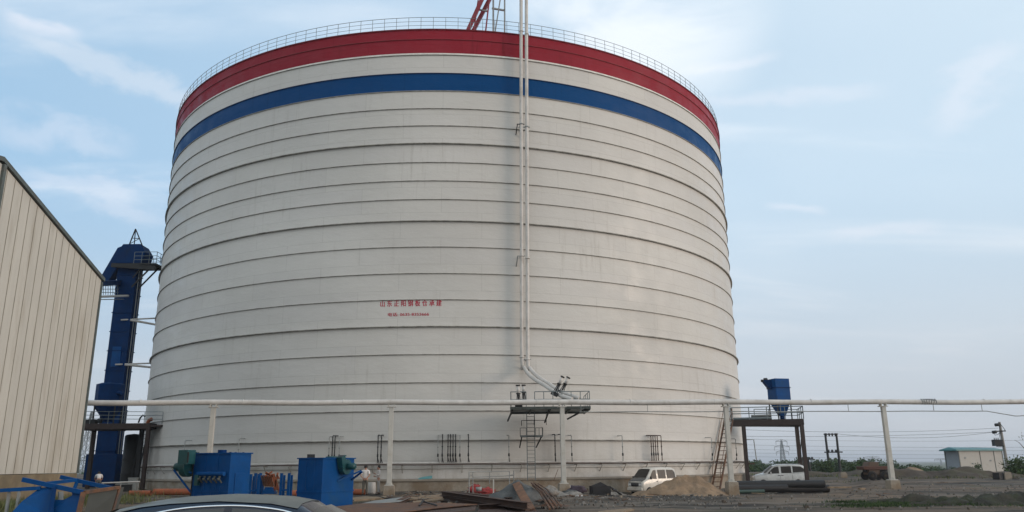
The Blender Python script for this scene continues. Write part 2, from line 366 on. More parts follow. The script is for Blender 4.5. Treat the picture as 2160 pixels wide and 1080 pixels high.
def dup(root, loc, rz=0, label=None, scale=None):
    r = root.copy(); col.objects.link(r); r.location = loc; r.rotation_euler = (0, 0, rz)
    if scale: r.scale = (scale,) * 3 if isinstance(scale, (int, float)) else scale
    if label: r['label'] = label
    for ch in list(root.children):
        c_ = ch.copy(); col.objects.link(c_); c_.parent = r
        for g in ch.children:
            d = g.copy(); col.objects.link(d); d.parent = c_
    return r
def noise3(x, y, z=0):
    from mathutils import noise
    return noise.fractal(Vector((x, y, z)), 1.0, 2.0, 5)

# ------------------------------------------------------------------ ground
def build_ground():
    xs = []; x = -90.
    def axis(lo, hi, near, step, grow):
        out = [0.0]; st = step; p = 0
        while p < hi:
            if p > near: st *= grow
            p += st; out.append(p)
        neg = []; st = step; p = 0
        while p > lo:
            if p < -near: st *= grow
            p -= st; neg.append(p)
        return neg[::-1] + out
    X = axis(-6000, 6000, 42, .6, 1.13); Yv = axis(-400, 9000, 75, .5, 1.11)
    Yv = [y for y in Yv if y > -400]
    vs = []
    for y in Yv:
        for x in X:
            h = ground(x, y)
            d = math.hypot(x, y)
            if 12 < d < 130:
                a = sm(12, 20, d) * (1 - sm(100, 130, d))
                h += a * (.07 * noise3(x * .12, y * .12) + .05 * noise3(x * .5, y * .5, 3) + .02 * noise3(x * 1.7, y * 1.7, 5)) - .02 * a
            elif d >= 130: h += .5 * noise3(x * .012, y * .012)
            vs.append((x, y, h))
    n = len(X); fs = [(j * n + i, j * n + i + 1, (j + 1) * n + i + 1, (j + 1) * n + i) for j in range(len(Yv) - 1) for i in range(n - 1)]
    m = bpy.data.materials.new('dirt ground'); m.use_nodes = True; t = m.node_tree; t.nodes.clear()
    out = N(t, 'ShaderNodeOutputMaterial'); p = N(t, 'ShaderNodeBsdfPrincipled'); t.links.new(p.outputs[0], out.inputs[0])
    co = N(t, 'ShaderNodeTexCoord')
    def no(sc_, det=7, ro=.62, stretch=(1, 1, 1), rot=0):
        mp = N(t, 'ShaderNodeMapping'); mp.inputs['Scale'].default_value = stretch; mp.inputs['Rotation'].default_value = (0, 0, R(rot)); t.links.new(co.outputs['Object'], mp.inputs[0])
        q = N(t, 'ShaderNodeTexNoise'); q.inputs['Scale'].default_value = sc_; q.inputs['Detail'].default_value = det; q.inputs['Roughness'].default_value = ro
        t.links.new(mp.outputs[0], q.inputs[0]); return q.outputs[0]
    k = mixc(t, maprange(t, no(.09), .38, .62), (.052, .047, .042), (.175, .130, .094))
    k = mixc(t, mathn(t, 'MULTIPLY', maprange(t, no(.35, 8), .5, .68), .7), k, (.062, .060, .057))
    k = mixc(t, mathn(t, 'MULTIPLY', maprange(t, no(.22, 8, .68, (.3, 1.7, 1), 8), .48, .64), .7), k, (.19, .17, .145))      # pale dust swept along the tracks
    k = mixc(t, mathn(t, 'MULTIPLY', maprange(t, no(.3, 8, .65, (.3, 2.0, 1), -6), .52, .62), .75), k, (.030, .029, .027))       # wet ruts
    k = mixc(t, mathn(t, 'MULTIPLY', maprange(t, no(5, 8, .75), .55, .75), .5), k, (.20, .19, .17))                             # small stones
    k = mixc(t, mathn(t, 'MULTIPLY', maprange(t, no(.13, 6, .6, (1, 1, 1), 40), .58, .68), .45), k, (.075, .085, .04))           # weeds
    ruts = no(1, 9, .7, (.05, 1.6, 1), 5); k = mixc(t, mathn(t, 'MULTIPLY', maprange(t, ruts, .56, .62), .55), k, (.035, .032, .029))
    k = mixc(t, mathn(t, 'MULTIPLY', maprange(t, no(1, 9, .7, (.045, 1.3, 1), -4), .57, .66), .6), k, (.215, .175, .135))
    # open farmland beyond the site
    s = N(t, 'ShaderNodeSeparateXYZ'); t.links.new(co.outputs['Object'], s.inputs[0])
    k = mixc(t, maprange(t, s.outputs[2], -.9, -3.), k, mixc(t, maprange(t, no(.01, 5), .4, .6), (.05, .075, .035), (.10, .11, .055)))
    t.links.new(k, p.inputs['Base Color']); p.inputs['Roughness'].default_value = .95; p.inputs['Specular IOR Level'].default_value = .2
    b1_ = N(t, 'ShaderNodeBump'); b1_.inputs['Strength'].default_value = .9; b1_.inputs['Distance'].default_value = .12
    t.links.new(no(1.6, 9, .7), b1_.inputs['Height']); t.links.new(b1_.outputs[0], p.inputs['Normal'])
    me = bpy.data.meshes.new('ground'); me.from_pydata(vs, [], fs); me.materials.append(m)
    me.polygons.foreach_set('use_smooth', [True] * len(fs))
    o = bpy.data.objects.new('ground', me); col.objects.link(o); tag(o, 'churned bare dirt of the site running out to fields', None, None, 'structure')
    return o
build_ground()

# ------------------------------------------------------------------ the silo
HZ = [35.44, 34.56, 33.19, 31.59, 30.06, 28.56, 27.11, 25.63, 24.08, 22.59, 21.10, 19.40, 17.38, 15.36, 13.39, 11.42, 9.39, 7.39, 5.41, 3.40, 1.47]
THICK = {7, 11, 15, 19}
def cyl(prof, mi=0, n=288):
    return MB().lathe(prof, TC, n, mi)
silo = thing('storage_silo', TC, 'huge round white steel silo with a red top band and a blue band', 'silo')
M1 = cyl([(TR + .02, HZ[0]), (TR, HZ[2])]); M1.build('red_band', M_RED, silo)
cyl([(TR, HZ[3] - .02), (TR, HZ[4])]).build('blue_band', M_BLUE, silo)
for a, b in ((2, 3), (4, 20)):
    lo = HZ[b] if b < 20 else .62
    cyl([(TR, HZ[a]), (TR, lo)]).build('shell_wall', M_WHITE, silo)
for i, z in enumerate(HZ):
    pr, hh = (.17, .08) if i in THICK else (.075, .048)
    if i == 0: pr, hh = .10, .06
    if i == 20: pr, hh = .05, .04
    mt = M_FLR if i in (0, 1) else (M_FLB if i == 3 else M_FLANGE)
    q = cyl([(TR - .02, z), (TR + pr, z - .005), (TR + pr + .01, z - hh), (TR - .02, z - hh - .01)])
    fo = q.build('flange', mt, silo)
cyl([(TR + .03, HZ[2] + .14), (TR + .035, HZ[2] - .01)]).build('white_trim_strip', mat('bright white trim', (.66, .65, .62), .5), silo)
cyl([(TR + .1, HZ[0] + .02), (TR - .35, HZ[0] + .06), (TR * .5, HZ[0] + 1.1), (.6, HZ[0] + 2.1), (.01, HZ[0] + 2.12)]).build('roof', M_FLR, silo)
cyl([(TR + .06, .78), (TR + .34, .72), (TR + .36, .60), (TR + .02, .58)]).build('ledge', M_CONCL, silo)
cyl([(TR + .30, .62), (TR + .30, -.9)]).build('concrete_base', M_CONC, silo)
# railing on the rim
rail = MB()
for dz, rr in ((1.10, .022), (.74, .016), (.38, .016)):
    rail.tube([TC + Vector((math.cos(2 * math.pi * k / 190) * (TR - .02), math.sin(2 * math.pi * k / 190) * (TR - .02), HZ[0] + dz)) for k in range(190)], rr, 5, closed=True)
far_ = MB(); post = MB().tube([(0, 0, 0), (0, 0, 1.10)], .02, 5)
ro = None
pm = bpy.data.meshes.new('post'); pm.from_pydata([tuple(v) for v in post.v], [], post.f); pm.materials.append(M_RAIL)
rail_o = rail.build('guard_rail', M_RAIL, silo)
for k in range(190):
    a = 2 * math.pi * k / 190; P = Vector((math.cos(a) * (TR - .02), math.sin(a) * (TR - .02), HZ[0]))
    if (P.y / TR) < -.02 :
        o = bpy.data.objects.new('post', pm); col.objects.link(o); o.parent = rail_o; o.location = P
    else: far_.tube([TC + P, TC + P + Vector((0, 0, 1.1))], .02, 5)
far_.build('rear_post', M_RAIL, rail_o)

# lettering painted on the shell
def lettering(text, px0, px1, py, name, shear=0):
    cu = bpy.data.curves.new(name, 'FONT'); cu.body = text; cu.size = 1; cu.offset = .004; cu.resolution_u = 3; cu.space_character = 1.0
    ob = bpy.data.objects.new('tmp_text', cu); col.objects.link(ob); bpy.context.view_layer.update()
    dg = bpy.context.evaluated_depsgraph_get(); me = bpy.data.meshes.new_from_object(ob.evaluated_get(dg)); bpy.data.objects.remove(ob); bpy.data.curves.remove(cu)
    import bmesh
    b = bmesh.new(); b.from_mesh(me)
    g0 = list(b.verts) + list(b.edges) + list(b.faces)
    for q_, sh in enumerate((.018, .036)):          # a bolder stroke: the glyph laid down three times, each a hair further right
        dd = bmesh.ops.duplicate(b, geom=g0)
        for v in dd['geom']:
            if isinstance(v, bmesh.types.BMVert): v.co.x += sh; v.co.z += .001 * (q_ + 1)
    x0 = min(v.co.x for v in b.verts); x1 = max(v.co.x for v in b.verts); y0 = min(v.co.y for v in b.verts); y1 = max(v.co.y for v in b.verts)
    A = on_tank(px0, py[1], .012) - TC; B = on_tank(px1, py[1], .012) - TC
    aA = math.atan2(A.y, A.x); aB = math.atan2(B.y, B.x)
    za = at(px0, py[1], on_tank(px0, py[1], 0).y).z; zb = at(px0, py[0], on_tank(px0, py[0], 0).y).z
    za2 = at(px1, py[1], on_tank(px1, py[1], 0).y).z
    for v in b.verts:
        t_ = (v.co.x - x0) / (x1 - x0); a = aA + (aB - aA) * t_
        z = za + (zb - za) * (v.co.y - y0) / (y1 - y0)
        rr_ = TR + .012 + v.co.z; v.co = Vector((math.cos(a) * rr_, math.sin(a) * rr_, z))
    b.to_mesh(me); b.free(); me.materials.clear(); me.materials.append(M_LETTER)
    o = bpy.data.objects.new(name, me); col.objects.link(o); o.parent = silo
    return o
lettering('\u5c71 \u4e1c \u6b63 \u9633 \u94a2 \u677f \u4ed3 \u627f \u5efa', 802, 931.5, (634, 647.5), 'lettering')
lettering('\u7535\u8bdd: 0635-8353666', 818, 905, (660, 667.5), 'lettering')

# ------------------------------------------------------------------ ring pipe, brackets and drop pipes on the silo
def arc(off, z, a0, a1, n):
    return [TC + Vector((math.cos(a0 + (a1 - a0) * k / n) * (TR + off), math.sin(a0 + (a1 - a0) * k / n) * (TR + off), z)) for k in range(n + 1)]
rp = thing('air_main', TC + Vector((0, -TR - .3, 1.8)), 'thin silver air main running round the foot of the silo', 'pipe')
MB().tube(arc(.33, 1.83, -math.pi, 0, 120), .055, 6).build('upper_pipe', M_PIPE, rp)
q = MB().tube([p + Vector((0, 0, .012 * math.sin(i * .7))) for i, p in enumerate(arc(.36, 1.72, -math.pi, 0, 120))], .038, 5); q.build('lower_pipe', M_RUSTD, rp)
for k in range(46):
    a = -math.pi + math.pi * (k + .5) / 46
    d = Vector((math.cos(a), math.sin(a), 0)); P = TC + d * (TR + .02)
    MB().bar(P + Vector((0, 0, 1.66)), P + d * .42 + Vector((0, 0, 1.66)), .05).bar(P + Vector((0, 0, 1.18)), P + d * .38 + Vector((0, 0, 1.64)), .04).build('bracket', M_FLANGE, rp)
def drop_proto(kind):
    """vertical hose with an elbow into the wall; local x = outward"""
    t = thing('drop_pipe', (0, 0, 0), '', 'pipe', 'drop pipes feeding air into the silo wall')
    h = 1.86; mt = {'dark': M_DARK, 'grey': M_GALV, 'rust': M_RUSTD}[kind]; r = {'dark': .038, 'grey': .028, 'rust': .034}[kind]
    MB().tube([(.5, 0, .05), (.5, 0, h), (.46, 0, h + .05), (0, 0, h + .06)], r, 6).build('riser', mt, t)
    MB().lathe([(.01, .42), (.06, .44), (.055, .62), (.03, .66), (.01, .67)], (.5, 0, 0), 8).build('valve', M_DARK, t)
    MB().tube([(.5, 0, .45), (.47, .04, .25), (.38, .09, .05)], .028, 6).build('hose', M_BLACK, t)
    MB().lathe([(.01, -.04), (.055, -.03), (.055, .03), (.01, .04)], (.5, 0, 1.1), 8).build('coupling', mt, t)
    return t
protos = {}
drops = [(391, 'grey'), (505, 'grey'), (695, 'grey'), (701, 'dark'), (706, 'dark'), (717, 'grey'), (797, 'dark'), (804, 'dark'), (924, 'grey'), (933, 'dark'), (945, 'dark'), (950, 'dark'), (955.5, 'dark'), (961, 'dark'), (970, 'grey'), (988, 'dark'), (1073, 'grey'),
         (1171, 'dark'), (1183.5, 'dark'), (1205, 'grey'), (1312, 'grey'), (1374, 'rust'), (1378.5, 'rust'), (1383, 'rust'), (1387.5, 'rust'), (1395.5, 'rust'), (1500, 'grey'), (1551, 'grey')]
dl = {391: 'bent grey drop pipe above the green fan on the left', 505: 'bent grey drop pipe above the left blue dust collector', 797: 'left pipe of the dark pair beside the second post', 804: 'right pipe of the dark pair beside the second post',
      695: 'leftmost thin pipe of the four above the right dust collector', 701: 'second thin pipe of the four above the right dust collector', 706: 'third thin pipe of the four above the right dust collector', 717: 'rightmost thin pipe, apart from three above the right dust collector',
      924: 'thin grey pipe at the left end of the middle row of eight', 933: 'dark pipe second from left in the middle row of eight', 945: 'dark pipe third from left in the middle row of eight', 950: 'dark pipe fourth from left in the middle row of eight', 955.5: 'dark pipe fifth from left in the middle row of eight', 961: 'dark pipe sixth from left in the middle row, elbowed left', 970: 'thin grey pipe seventh from left in the middle row', 988: 'lone dark pipe with forked foot right of the middle row',
      1073: 'single drop pipe left of the silo ladder', 1171: 'dark drop pipe left of the post under the platform', 1183.5: 'dark drop pipe touching the left side of the platform post', 1205: 'drop pipe just right of the post under the platform', 1312: 'lone grey elbowed drop pipe left of the parked microvan',
      1374: 'leftmost rusty pipe of the bundle above the microvan', 1378.5: 'second rusty pipe of the bundle above the microvan', 1383: 'third rusty pipe of the bundle above the microvan', 1387.5: 'fourth rusty pipe of the bundle above the microvan', 1395.5: 'rusty elbowed pipe apart at the right of the bundle above the microvan', 1500: 'thin elbowed drop pipe left of the rusty stair', 1551: 'grey drop pipe between the last post and the platform leg'}
for px, kd in drops:
    P = on_tank(px, 945, .5); d = (P - TC); d.z = 0; d.normalize(); base = TC + d * TR; base.z = 1.82
    rz = math.atan2(d.y, d.x)
    if kd not in protos:
        protos[kd] = drop_proto(kd); o = protos[kd]; o.location = base; o.rotation_euler = (0, 0, rz)
    else: o = dup(protos[kd], base, rz)
    o['label'] = dl[px]
    if px in (391, 505, 1312, 1500, 1551): o.scale = (1.15, 1, .97)

# ------------------------------------------------------------------ the overhead pipeline and its posts
H = 3.79
def pline(px): # x/h, y/h measured along the pipe
    a, b = ray(px, 847.7); return a, b
P0 = Vector((-7.57, 49.6, 5.5)); P4 = Vector((24.4, 52.75, 5.5)); PD = (P4 - P0) / (24.4 + 7.57)
def pipe_at(x): return P0 + PD * (x - P0.x)
ends = (pipe_at(-34), pipe_at(60))
op = thing('overhead_pipeline', pipe_at(2), 'long white overhead pipeline carried across the yard on posts', 'pipeline')
MB().tube([ends[0] + (ends[1] - ends[0]) * k / 160 - Vector((0, 0, .02 - .02 * math.cos(2 * math.pi * ((ends[0] + (ends[1] - ends[0]) * k / 160).x + 7.57) / 10.66))) for k in range(161)], .168, 20).build('pipe', M_PIPE, op)
for x in (-22.5, -16.5, -10.5, -4.5, 1.5, 7.5, 13.0, 19.5, 25.5, 31.5, 37.5, 44):
    P = pipe_at(x); MB().lathe([(.14, -.022), (.178, -.022), (.178, .022), (.14, .022)], P, 20, axis=PD).build('weld_collar', M_PIPE, op)
P = pipe_at(27.6); wr = MB()
for k in range(7):
    c0 = P + PD * (k * .16 - .5)
    wr.tube([c0 + Vector((0.04 * math.sin(j * 2 + k), math.sin(j * math.pi / 5) * .18, math.cos(j * math.pi / 5) * .18)) for j in range(11)], .022, 5)
wr.build('wire_wrap', M_DARK, op)
# thin conduit hung below the pipeline
cd = thing('hanging_conduit', pipe_at(8) - Vector((0, 0, .5)), 'thin grey conduit slung on hangers below the overhead pipeline', 'conduit')
zc0 = .62
pts = [pipe_at(x) - Vector((0, 0, zc0 - .01 * math.sin(x))) for x in [4.2 + i for i in range(28)]] + [pipe_at(31.6) - Vector((0, 0, zc0)), pipe_at(33.6) - Vector((0, 0, .95)), pipe_at(36) - Vector((0, 0, .86)), pipe_at(39.5) - Vector((0, 0, .62)), pipe_at(45) - Vector((0, 0, .62))]
MB().tube(pts, .028, 6).build('conduit_tube', M_GALV, cd)
for x in (4.3, 8.6, 17.4, 22.0, 27.9, 31.3, 39.5):
    MB().bar(pipe_at(x) - Vector((0, 0, .15)), pipe_at(x) - Vector((0, 0, .64)), .03).build('hanger', M_GALV, cd)
posts = [(-7.57 - 10.66, 'first post of the pipeline from the left, behind the blue dust collector'), (-7.57, 'second pipeline post from the left, beside the two standing men'), (3.09, 'pipeline post standing in front of the silo platform'), (13.75, 'pipeline post beside the rusty stair and platform'), (24.4, 'pipeline post on a block alone at right in the open yard')]
pp = None
for i, (x, lb) in enumerate(posts):
    P = pipe_at(x); g = ground(P.x, P.y)
    if pp is None:
        pp = thing('pipe_post', (0, 0, 0), lb, 'post', 'posts carrying the overhead pipeline')
        m = MB()
        # tapering H shaped steel post
        def ring(w_, d_, z): return [Vector((a * w_ / 2, b * d_ / 2, z)) for a, b in ((-1, -1), (1, -1), (1, 1), (-1, 1))]
        m.loft([ring(.30, .26, .55), ring(.27, .24, 5.18)], smooth=False)
        m.build('column', M_POST, pp, .015)
        MB().box((0, 0, .54), (.52, .5, .05)).box((0, 0, .62), (.40, .05, .14)).box((0, 0, .62), (.05, .40, .14)).build('base_plate', M_POST, pp)
        MB().box((0, 0, 5.205), (.56, .34, .05)).box((-.17, 0, 5.3), (.05, .3, .17)).box((.17, 0, 5.3), (.05, .3, .17)).build('saddle', M_POST, pp)
        fm = MB(); fm.loft([ring(.74, .74, -.5), ring(.66, .66, .515)], smooth=False); fm.build('footing', M_CONC, pp, .04)
        o = pp; o.location = (P.x, P.y, 0)
    else: o = dup(pp, (P.x, P.y, 0), 0, lb)
    o.rotation_euler = (0, 0, math.atan2(PD.y, PD.x))

# ------------------------------------------------------------------ risers, valves, service platform on the silo
def riser(pts, label):
    t = thing('riser_pipe', pts[0], label, 'pipe', 'white risers climbing the silo')
    # smooth the path
    sm_ = []
    for i in range(len(pts) - 1):
        p0 = pts[max(i - 1, 0)]; p1 = pts[i]; p2 = pts[i + 1]; p3 = pts[min(i + 2, len(pts) - 1)]
        for k in range(6):
            u = k / 6; sm_.append(.5 * ((2 * p1) + (p2 - p0) * u + (2 * p0 - 5 * p1 + 4 * p2 - p3) * u * u + (3 * p1 - p0 - 3 * p2 + p3) * u ** 3))
    sm_.append(pts[-1]); MB().tube(sm_, .135, 16).build('pipe', M_PIPE, t)
    return t
def yr(px, py): return on_tank(px, py, .55).y
Yr = on_tank(1100, 600, .55).y
ra = riser([at(1207, 842, 51.4), at(1186, 835.5, 51.9), at(1173, 829, 52.5), at(1151, 814, 53.6), at(1120.5, 794.5, 55.2), at(1106, 775, Yr), at(1101, 753, Yr), at(1100.4, 540, Yr), at(1099.6, 262, Yr), at(1099.2, 70, Yr), at(1099, -160, Yr)], 'left of the two white riser pipes bending down to the platform')
rb = riser([at(1222, 840, 51.8), at(1200, 833, 52.3), at(1181, 825, 52.9), at(1160, 811, 54.0), at(1134, 794, 55.3), at(1118, 776, Yr), at(1113.3, 757, Yr), at(1112.4, 540, Yr), at(1111.2, 262, Yr), at(1110.4, 70, Yr), at(1110, -160, Yr)], 'right of the two white riser pipes bending down to the platform')
for rr_, px, ys in ((ra, 1100, (262, 66, 540, 753)), (rb, 1112, (268, 72, 545, 758))):
    for y in ys:
        xx = {1100: (1099.6 if y < 400 else 1100.6), 1112: (1111 if y < 400 else 1112.8)}[px]
        P = at(xx, y, Yr)
        MB().lathe([(.13, -.05), (.175, -.05), (.175, .05), (.13, .05)], P, 14).build('collar', M_GALV if y in (262, 268) else M_PIPE, rr_)
        if y in (262, 268, 540, 758):
            W = TC + (Vector((P.x, P.y, 0)) - TC).normalized() * TR; W.z = P.z
            MB().bar(P, W, .07).bar(P + Vector((-.35, 0, 0)), P + Vector((.25, 0, 0)), .06).bar(P + Vector((-.3, 0, 0)), W + Vector((-.3, 0, -.75)), .06).build('bracket', M_DARK if y == 262 else M_GALV, rr_)
def ctube(A, B, n): return [A + (B - A) * k / n for k in range(n + 1)]
def railing(mb, path, h, mids=(.5,), step=1.2, r=.022, posts_=True):
    for i in range(len(path) - 1):
        A, B = Vector(path[i]), Vector(path[i + 1])
        for f in (1,) + tuple(mids): mb.tube([A + Vector((0, 0, h * f)), B + Vector((0, 0, h * f))], r, 5)
        n = max(1, round((B - A).length / step))
        if posts_:
            for k in range(n + 1): mb.tube([A + (B - A) * k / n, A + (B - A) * k / n + Vector((0, 0, h))], r, 5)
    return mb
pf = thing('service_platform', at(1160, 858, 53.5), 'grey steel service platform hung on the silo at the pipeline', 'platform')
zD = at(1160, 859, 51.9).z
xl = at(1076, 858, 52.3).x; xr = at(1245.5, 858, 51.9).x
yf = 51.75
m = MB(); m.box(((xl + xr) / 2, (yf + 56.2) / 2, zD), (xr - xl, 56.2 - yf, .05))
m.build('deck', M_RAIL, pf)
m = MB(); m.bar((xl, yf - .02, zD - .05), (xr, yf - .02, zD - .05), .08, .17).bar((xl, 56.3, zD - .06), (xr, 56.3, zD - .06), .1, .2)
for k in range(5): x = xl + .06 + (xr - xl - .12) * k / 4; m.bar((x, yf + .05, zD - .12), (x, 56.25, zD - .12), .08, .16)
m.build('deck_frame', M_DKG, pf)
x1128 = at(1128, 858, 51.8).x
railing(MB(), [(x1128, yf + .08, zD), (xr - .05, yf + .08, zD)], 1.0, (.5,), .55, .03).build('railing', M_RAIL, pf)
railing(MB(), [(xr - .05, yf + .08, zD), (xr - .05, 56.0, zD)], 1.0, (.5,), 1.3, .025).build('railing', M_RAIL, pf)
railing(MB(), [(at(1110, 850, 51.8).x, yf + .08, zD), (xl + .05, yf + .08, zD), (xl + .05, 56.0, zD)], 1.0, (.5,), .6, .03).build('railing', M_RAIL, pf)
for a_, b_ in ((at(1081, 864, 52.6), at(1071, 888, 56.3)), (at(1158, 866, 52.6), at(1149, 891, 56.3)), (at(1236, 863, 52.1), at(1197, 884, 56.1))):
    MB().bar(a_, b_, .09).build('brace', M_DARK, pf)
# ladder with its landing
xa, xb = at(1112, 950, 55.6).x, at(1128.5, 950, 55.6).x; yl = 55.75
ld = thing('silo_ladder', ((xa + xb) / 2, yl, .6), 'long vertical grey steel ladder from the silo foot to the platform', 'ladder')
for x in (xa, xb): MB().bar((x, yl, .62), (x, yl, zD + .1), .055).build('side_rail', M_RAIL, ld)
nr = 17
for k in range(nr): z = .85 + k * (zD - .95) / nr; MB().tube([(xa, yl, z), (xb, yl, z)], .018, 5).build('rung', M_RAIL, ld)
lg = thing('ladder_landing', ((xa + xb) / 2, 55.8, at(1120, 920, 55.7).z), 'small railed landing halfway up the silo ladder', 'landing')
zl = at(1120, 920, 55.7).z; x0, x1 = at(1097.5, 920, 55.6).x, at(1145, 920, 55.6).x
MB().box(((x0 + xa) / 2 - .03, 55.95, zl), (xa - x0 - .06, 1.0, .12)).box(((x1 + xb) / 2 + .03, 55.95, zl), (x1 - xb - .06, 1.0, .12)).box(((xa + xb) / 2, 56.15, zl - .003), (xb - xa + .1, .55, .10)).build('deck', M_RAIL, lg)
railing(MB(), [(x0, 56.4, zl), (x0, 55.45, zl), (xa - .05, 55.45, zl)], .55, (), .3).build('railing', M_RAIL, lg)
railing(MB(), [(xb + .05, 55.45, zl), (x1, 55.45, zl), (x1, 56.4, zl)], .55, (), .3).build('railing', M_RAIL, lg)
zh = at(1120, 894, 55.7).z
railing(MB(), [(x0 + .1, 56.3, zh - .1), (x0 + .1, 55.45, zh - .1), (x1 + .25, 55.45, zh - .1), (x1 + .3, 56.3, zh + .35)], .32, (), .9).build('railing', M_DARK, lg)
for x, dx in ((x0 + .1, 0), (x1 - .1, 0)): MB().bar((x, 55.5, zl - .05), (x - .15 if x < xa else x - .35, 56.45, zl - .75), .07).build('brace', M_DARK, lg)
# valves
def valve(label, base, top):
    d = (top - base); L = d.length; t = thing('knife_gate_valve', base, label, 'valve', 'gate valves with air cylinders on the pipeline')
    d.normalize(); u = Vector((1, 0, 0)); u = (u - d * u.dot(d)).normalized()
    v = d.cross(u)
    m = MB()
    for s_ in (-1, 1): m.bar(base + u * s_ * .13, base + d * L * .5 + u * s_ * .07, .05)
    m.bar(base + v * .0, base + d * L * .48, .11, .11)
    m.build('yoke', M_DARK, t)
    MB().bar(base - d * .1 - u * .24, base - d * .1 + u * .24, .12, .24).build('body', M_DARK, t)
    MB().lathe([(.01, 0), (.15, 0), (.15, .06), (.01, .07)], base + d * L * .5, 14, axis=d).build('flange', M_BLACK, t)
    MB().lathe([(.01, 0), (.10, 0), (.10, L * .38), (.01, L * .38)], base + d * (L * .5 + .07), 14, axis=d).build('cylinder', M_PIPE, t)
    MB().lathe([(.01, 0), (.145, 0), (.145, .07), (.01, .08)], base + d * (L * .92 + .03), 14, axis=d).build('cap', M_BLACK, t)
valve('upright gate valve, left one of the pair by the ladder top', at(1094, 851, 51.0), at(1092.5, 812, 51.0))
valve('upright gate valve, right one of the pair by the ladder top', at(1105, 846, 52.6), at(1104.5, 812, 52.6))
valve('leaning gate valve, lower left one on the bent risers', at(1171, 828, 52.0), at(1187, 794, 52.0))
valve('leaning gate valve, right one on the bent risers', at(1184.5, 826, 52.7), at(1199, 796, 52.7))

# ------------------------------------------------------------------ gantry on the silo roof
gz = HZ[0] + .2
gt = thing('roof_gantry', Vector((at(1040, 64, 60).x, 60, gz)), 'steel gantry with red raking beams rising from the silo roof', 'gantry')
def topbar(a, b, w_, mt, nm, Y0=59.5, Y1=59.5, ext=1.9):
    A = at(*a, Y0); B = at(*b, Y1); d = B - A; B2 = A + d * ext; A2 = A - d * .12
    MB().bar(A2, B2, w_).build(nm, mt, gt)
topbar((990, 58), (1016, 0), .30, M_RED_B := mat('red beam paint', (.22, .022, .035), .5), 'raking_beam')
topbar((1001, 60), (1032, 0), .30, M_RED_B, 'raking_beam', 60.5, 60.5)
topbar((1025, 61), (1032, 0), .12, M_RED_B, 'leg'); topbar((1000, 60), (1006, 18), .10, M_RED_B, 'leg')
topbar((1040.5, 64), (1040.5, 0), .15, M_GALV, 'leg', 60, 60); topbar((1064.5, 66), (1064.5, 0), .13, M_GALV, 'leg', 60, 60)
topbar((1045, 64), (1055, 0), .10, M_GALV, 'brace', 60, 60)
topbar((1008, 20), (1029, 24), .12, M_GALV, 'crosspiece', 59.8, 59.8, 1); topbar((1040.5, 18), (1064.5, 22), .13, M_GALV, 'crosspiece', 60, 60, 1)
g_ = at(1040, -75, 60); MB().box((g_.x, 61, g_.z + 1.5), (5, 3, .25)).build('head_deck', M_GALV, gt)

# ------------------------------------------------------------------ warehouse on the left
CY = 46.0; cxw = ray(161, 1000)[0] * CY
u = Vector((math.sin(R(-5.9)), math.cos(R(-5.9)), 0)); C0 = Vector((cxw, CY, 0)); nw = Vector((u.y, -u.x, 0)) # outward (towards the camera side)
z_eave = EYE + ray(217, 590)[1] * CY
def along(t): return C0 - u * t
tA = 0.
for i in range(400):
    t_ = i * .05; P = along(t_)
    if P.x / P.y < ray(3, 340)[0]: tA = t_; break
PA = along(tA); z_ap = EYE + ray(3, 340)[1] * PA.y
wh = thing('warehouse', C0, 'cream panelled warehouse with a steep dark verge on the left', 'warehouse')
zb = EYE + ray(161, 997)[1] * CY
dt = .78; k = 0; t_ = 0
slope = (z_ap - z_eave) / tA
m = MB(); sm2 = []
while t_ < tA * 2:
    t2 = min(t_ + dt, tA * 2)
    def top(t): return z_eave + slope * (t if t < tA else 2 * tA - t)
    A, B = along(t_ + .012), along(t2 - .012)
    m.prism([A + Vector((0, 0, zb)), B + Vector((0, 0, zb)), B + Vector((0, 0, top(t2 - .012) - .05)), A + Vector((0, 0, top(t_ + .012) - .05))], -nw * .08)
    sm2.append((B + Vector((0, 0, zb + .02)), B + Vector((0, 0, top(t2) - .1))))
    t_ = t2
m.build('panel_wall', M_PANEL, wh)
for a_, b_ in sm2[:60]: MB().bar(a_ + nw * .006 + u * .012, b_ + nw * .006 + u * .012, .022, .02, up=nw).build('seam', M_SEAM, wh)
E_ = along(2 * tA)
m = MB()
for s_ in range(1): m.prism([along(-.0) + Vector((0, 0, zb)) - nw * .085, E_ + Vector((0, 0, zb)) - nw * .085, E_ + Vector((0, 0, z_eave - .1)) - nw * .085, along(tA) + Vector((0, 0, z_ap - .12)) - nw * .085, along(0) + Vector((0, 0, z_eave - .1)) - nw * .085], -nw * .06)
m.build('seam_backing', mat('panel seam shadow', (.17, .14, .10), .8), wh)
back = -nw * 40
MB().prism([along(.02) + Vector((0, 0, zb)), along(.02) + back + Vector((0, 0, zb)), along(.02) + back + Vector((0, 0, z_eave)), along(.02) + Vector((0, 0, z_eave)) - nw * .15], -u * .1).build('rear_wall', M_PANEL, wh)
m = MB(); up_ = Vector((0, 0, 1))
rA, rB, rC = along(-.25) + up_ * (z_eave - .25 * slope), along(tA) + up_ * z_ap, along(2 * tA + .25) + up_ * (z_eave - .25 * slope)
m.prism([rA + nw * .12, rB + nw * .12, rC + nw * .12, rC + nw * .12 + up_ * .2, rB + nw * .12 + up_ * .22, rA + nw * .12 + up_ * .2], back * 1.01 - nw * .3)
m.build('roof', M_TRIM, wh)
MB().bar(along(-.03) + up_ * (zb - .02) + nw * .03, along(-.03) + up_ * (z_eave - .15) + nw * .03, .12, .12).build('corner_trim', M_TRIM, wh)
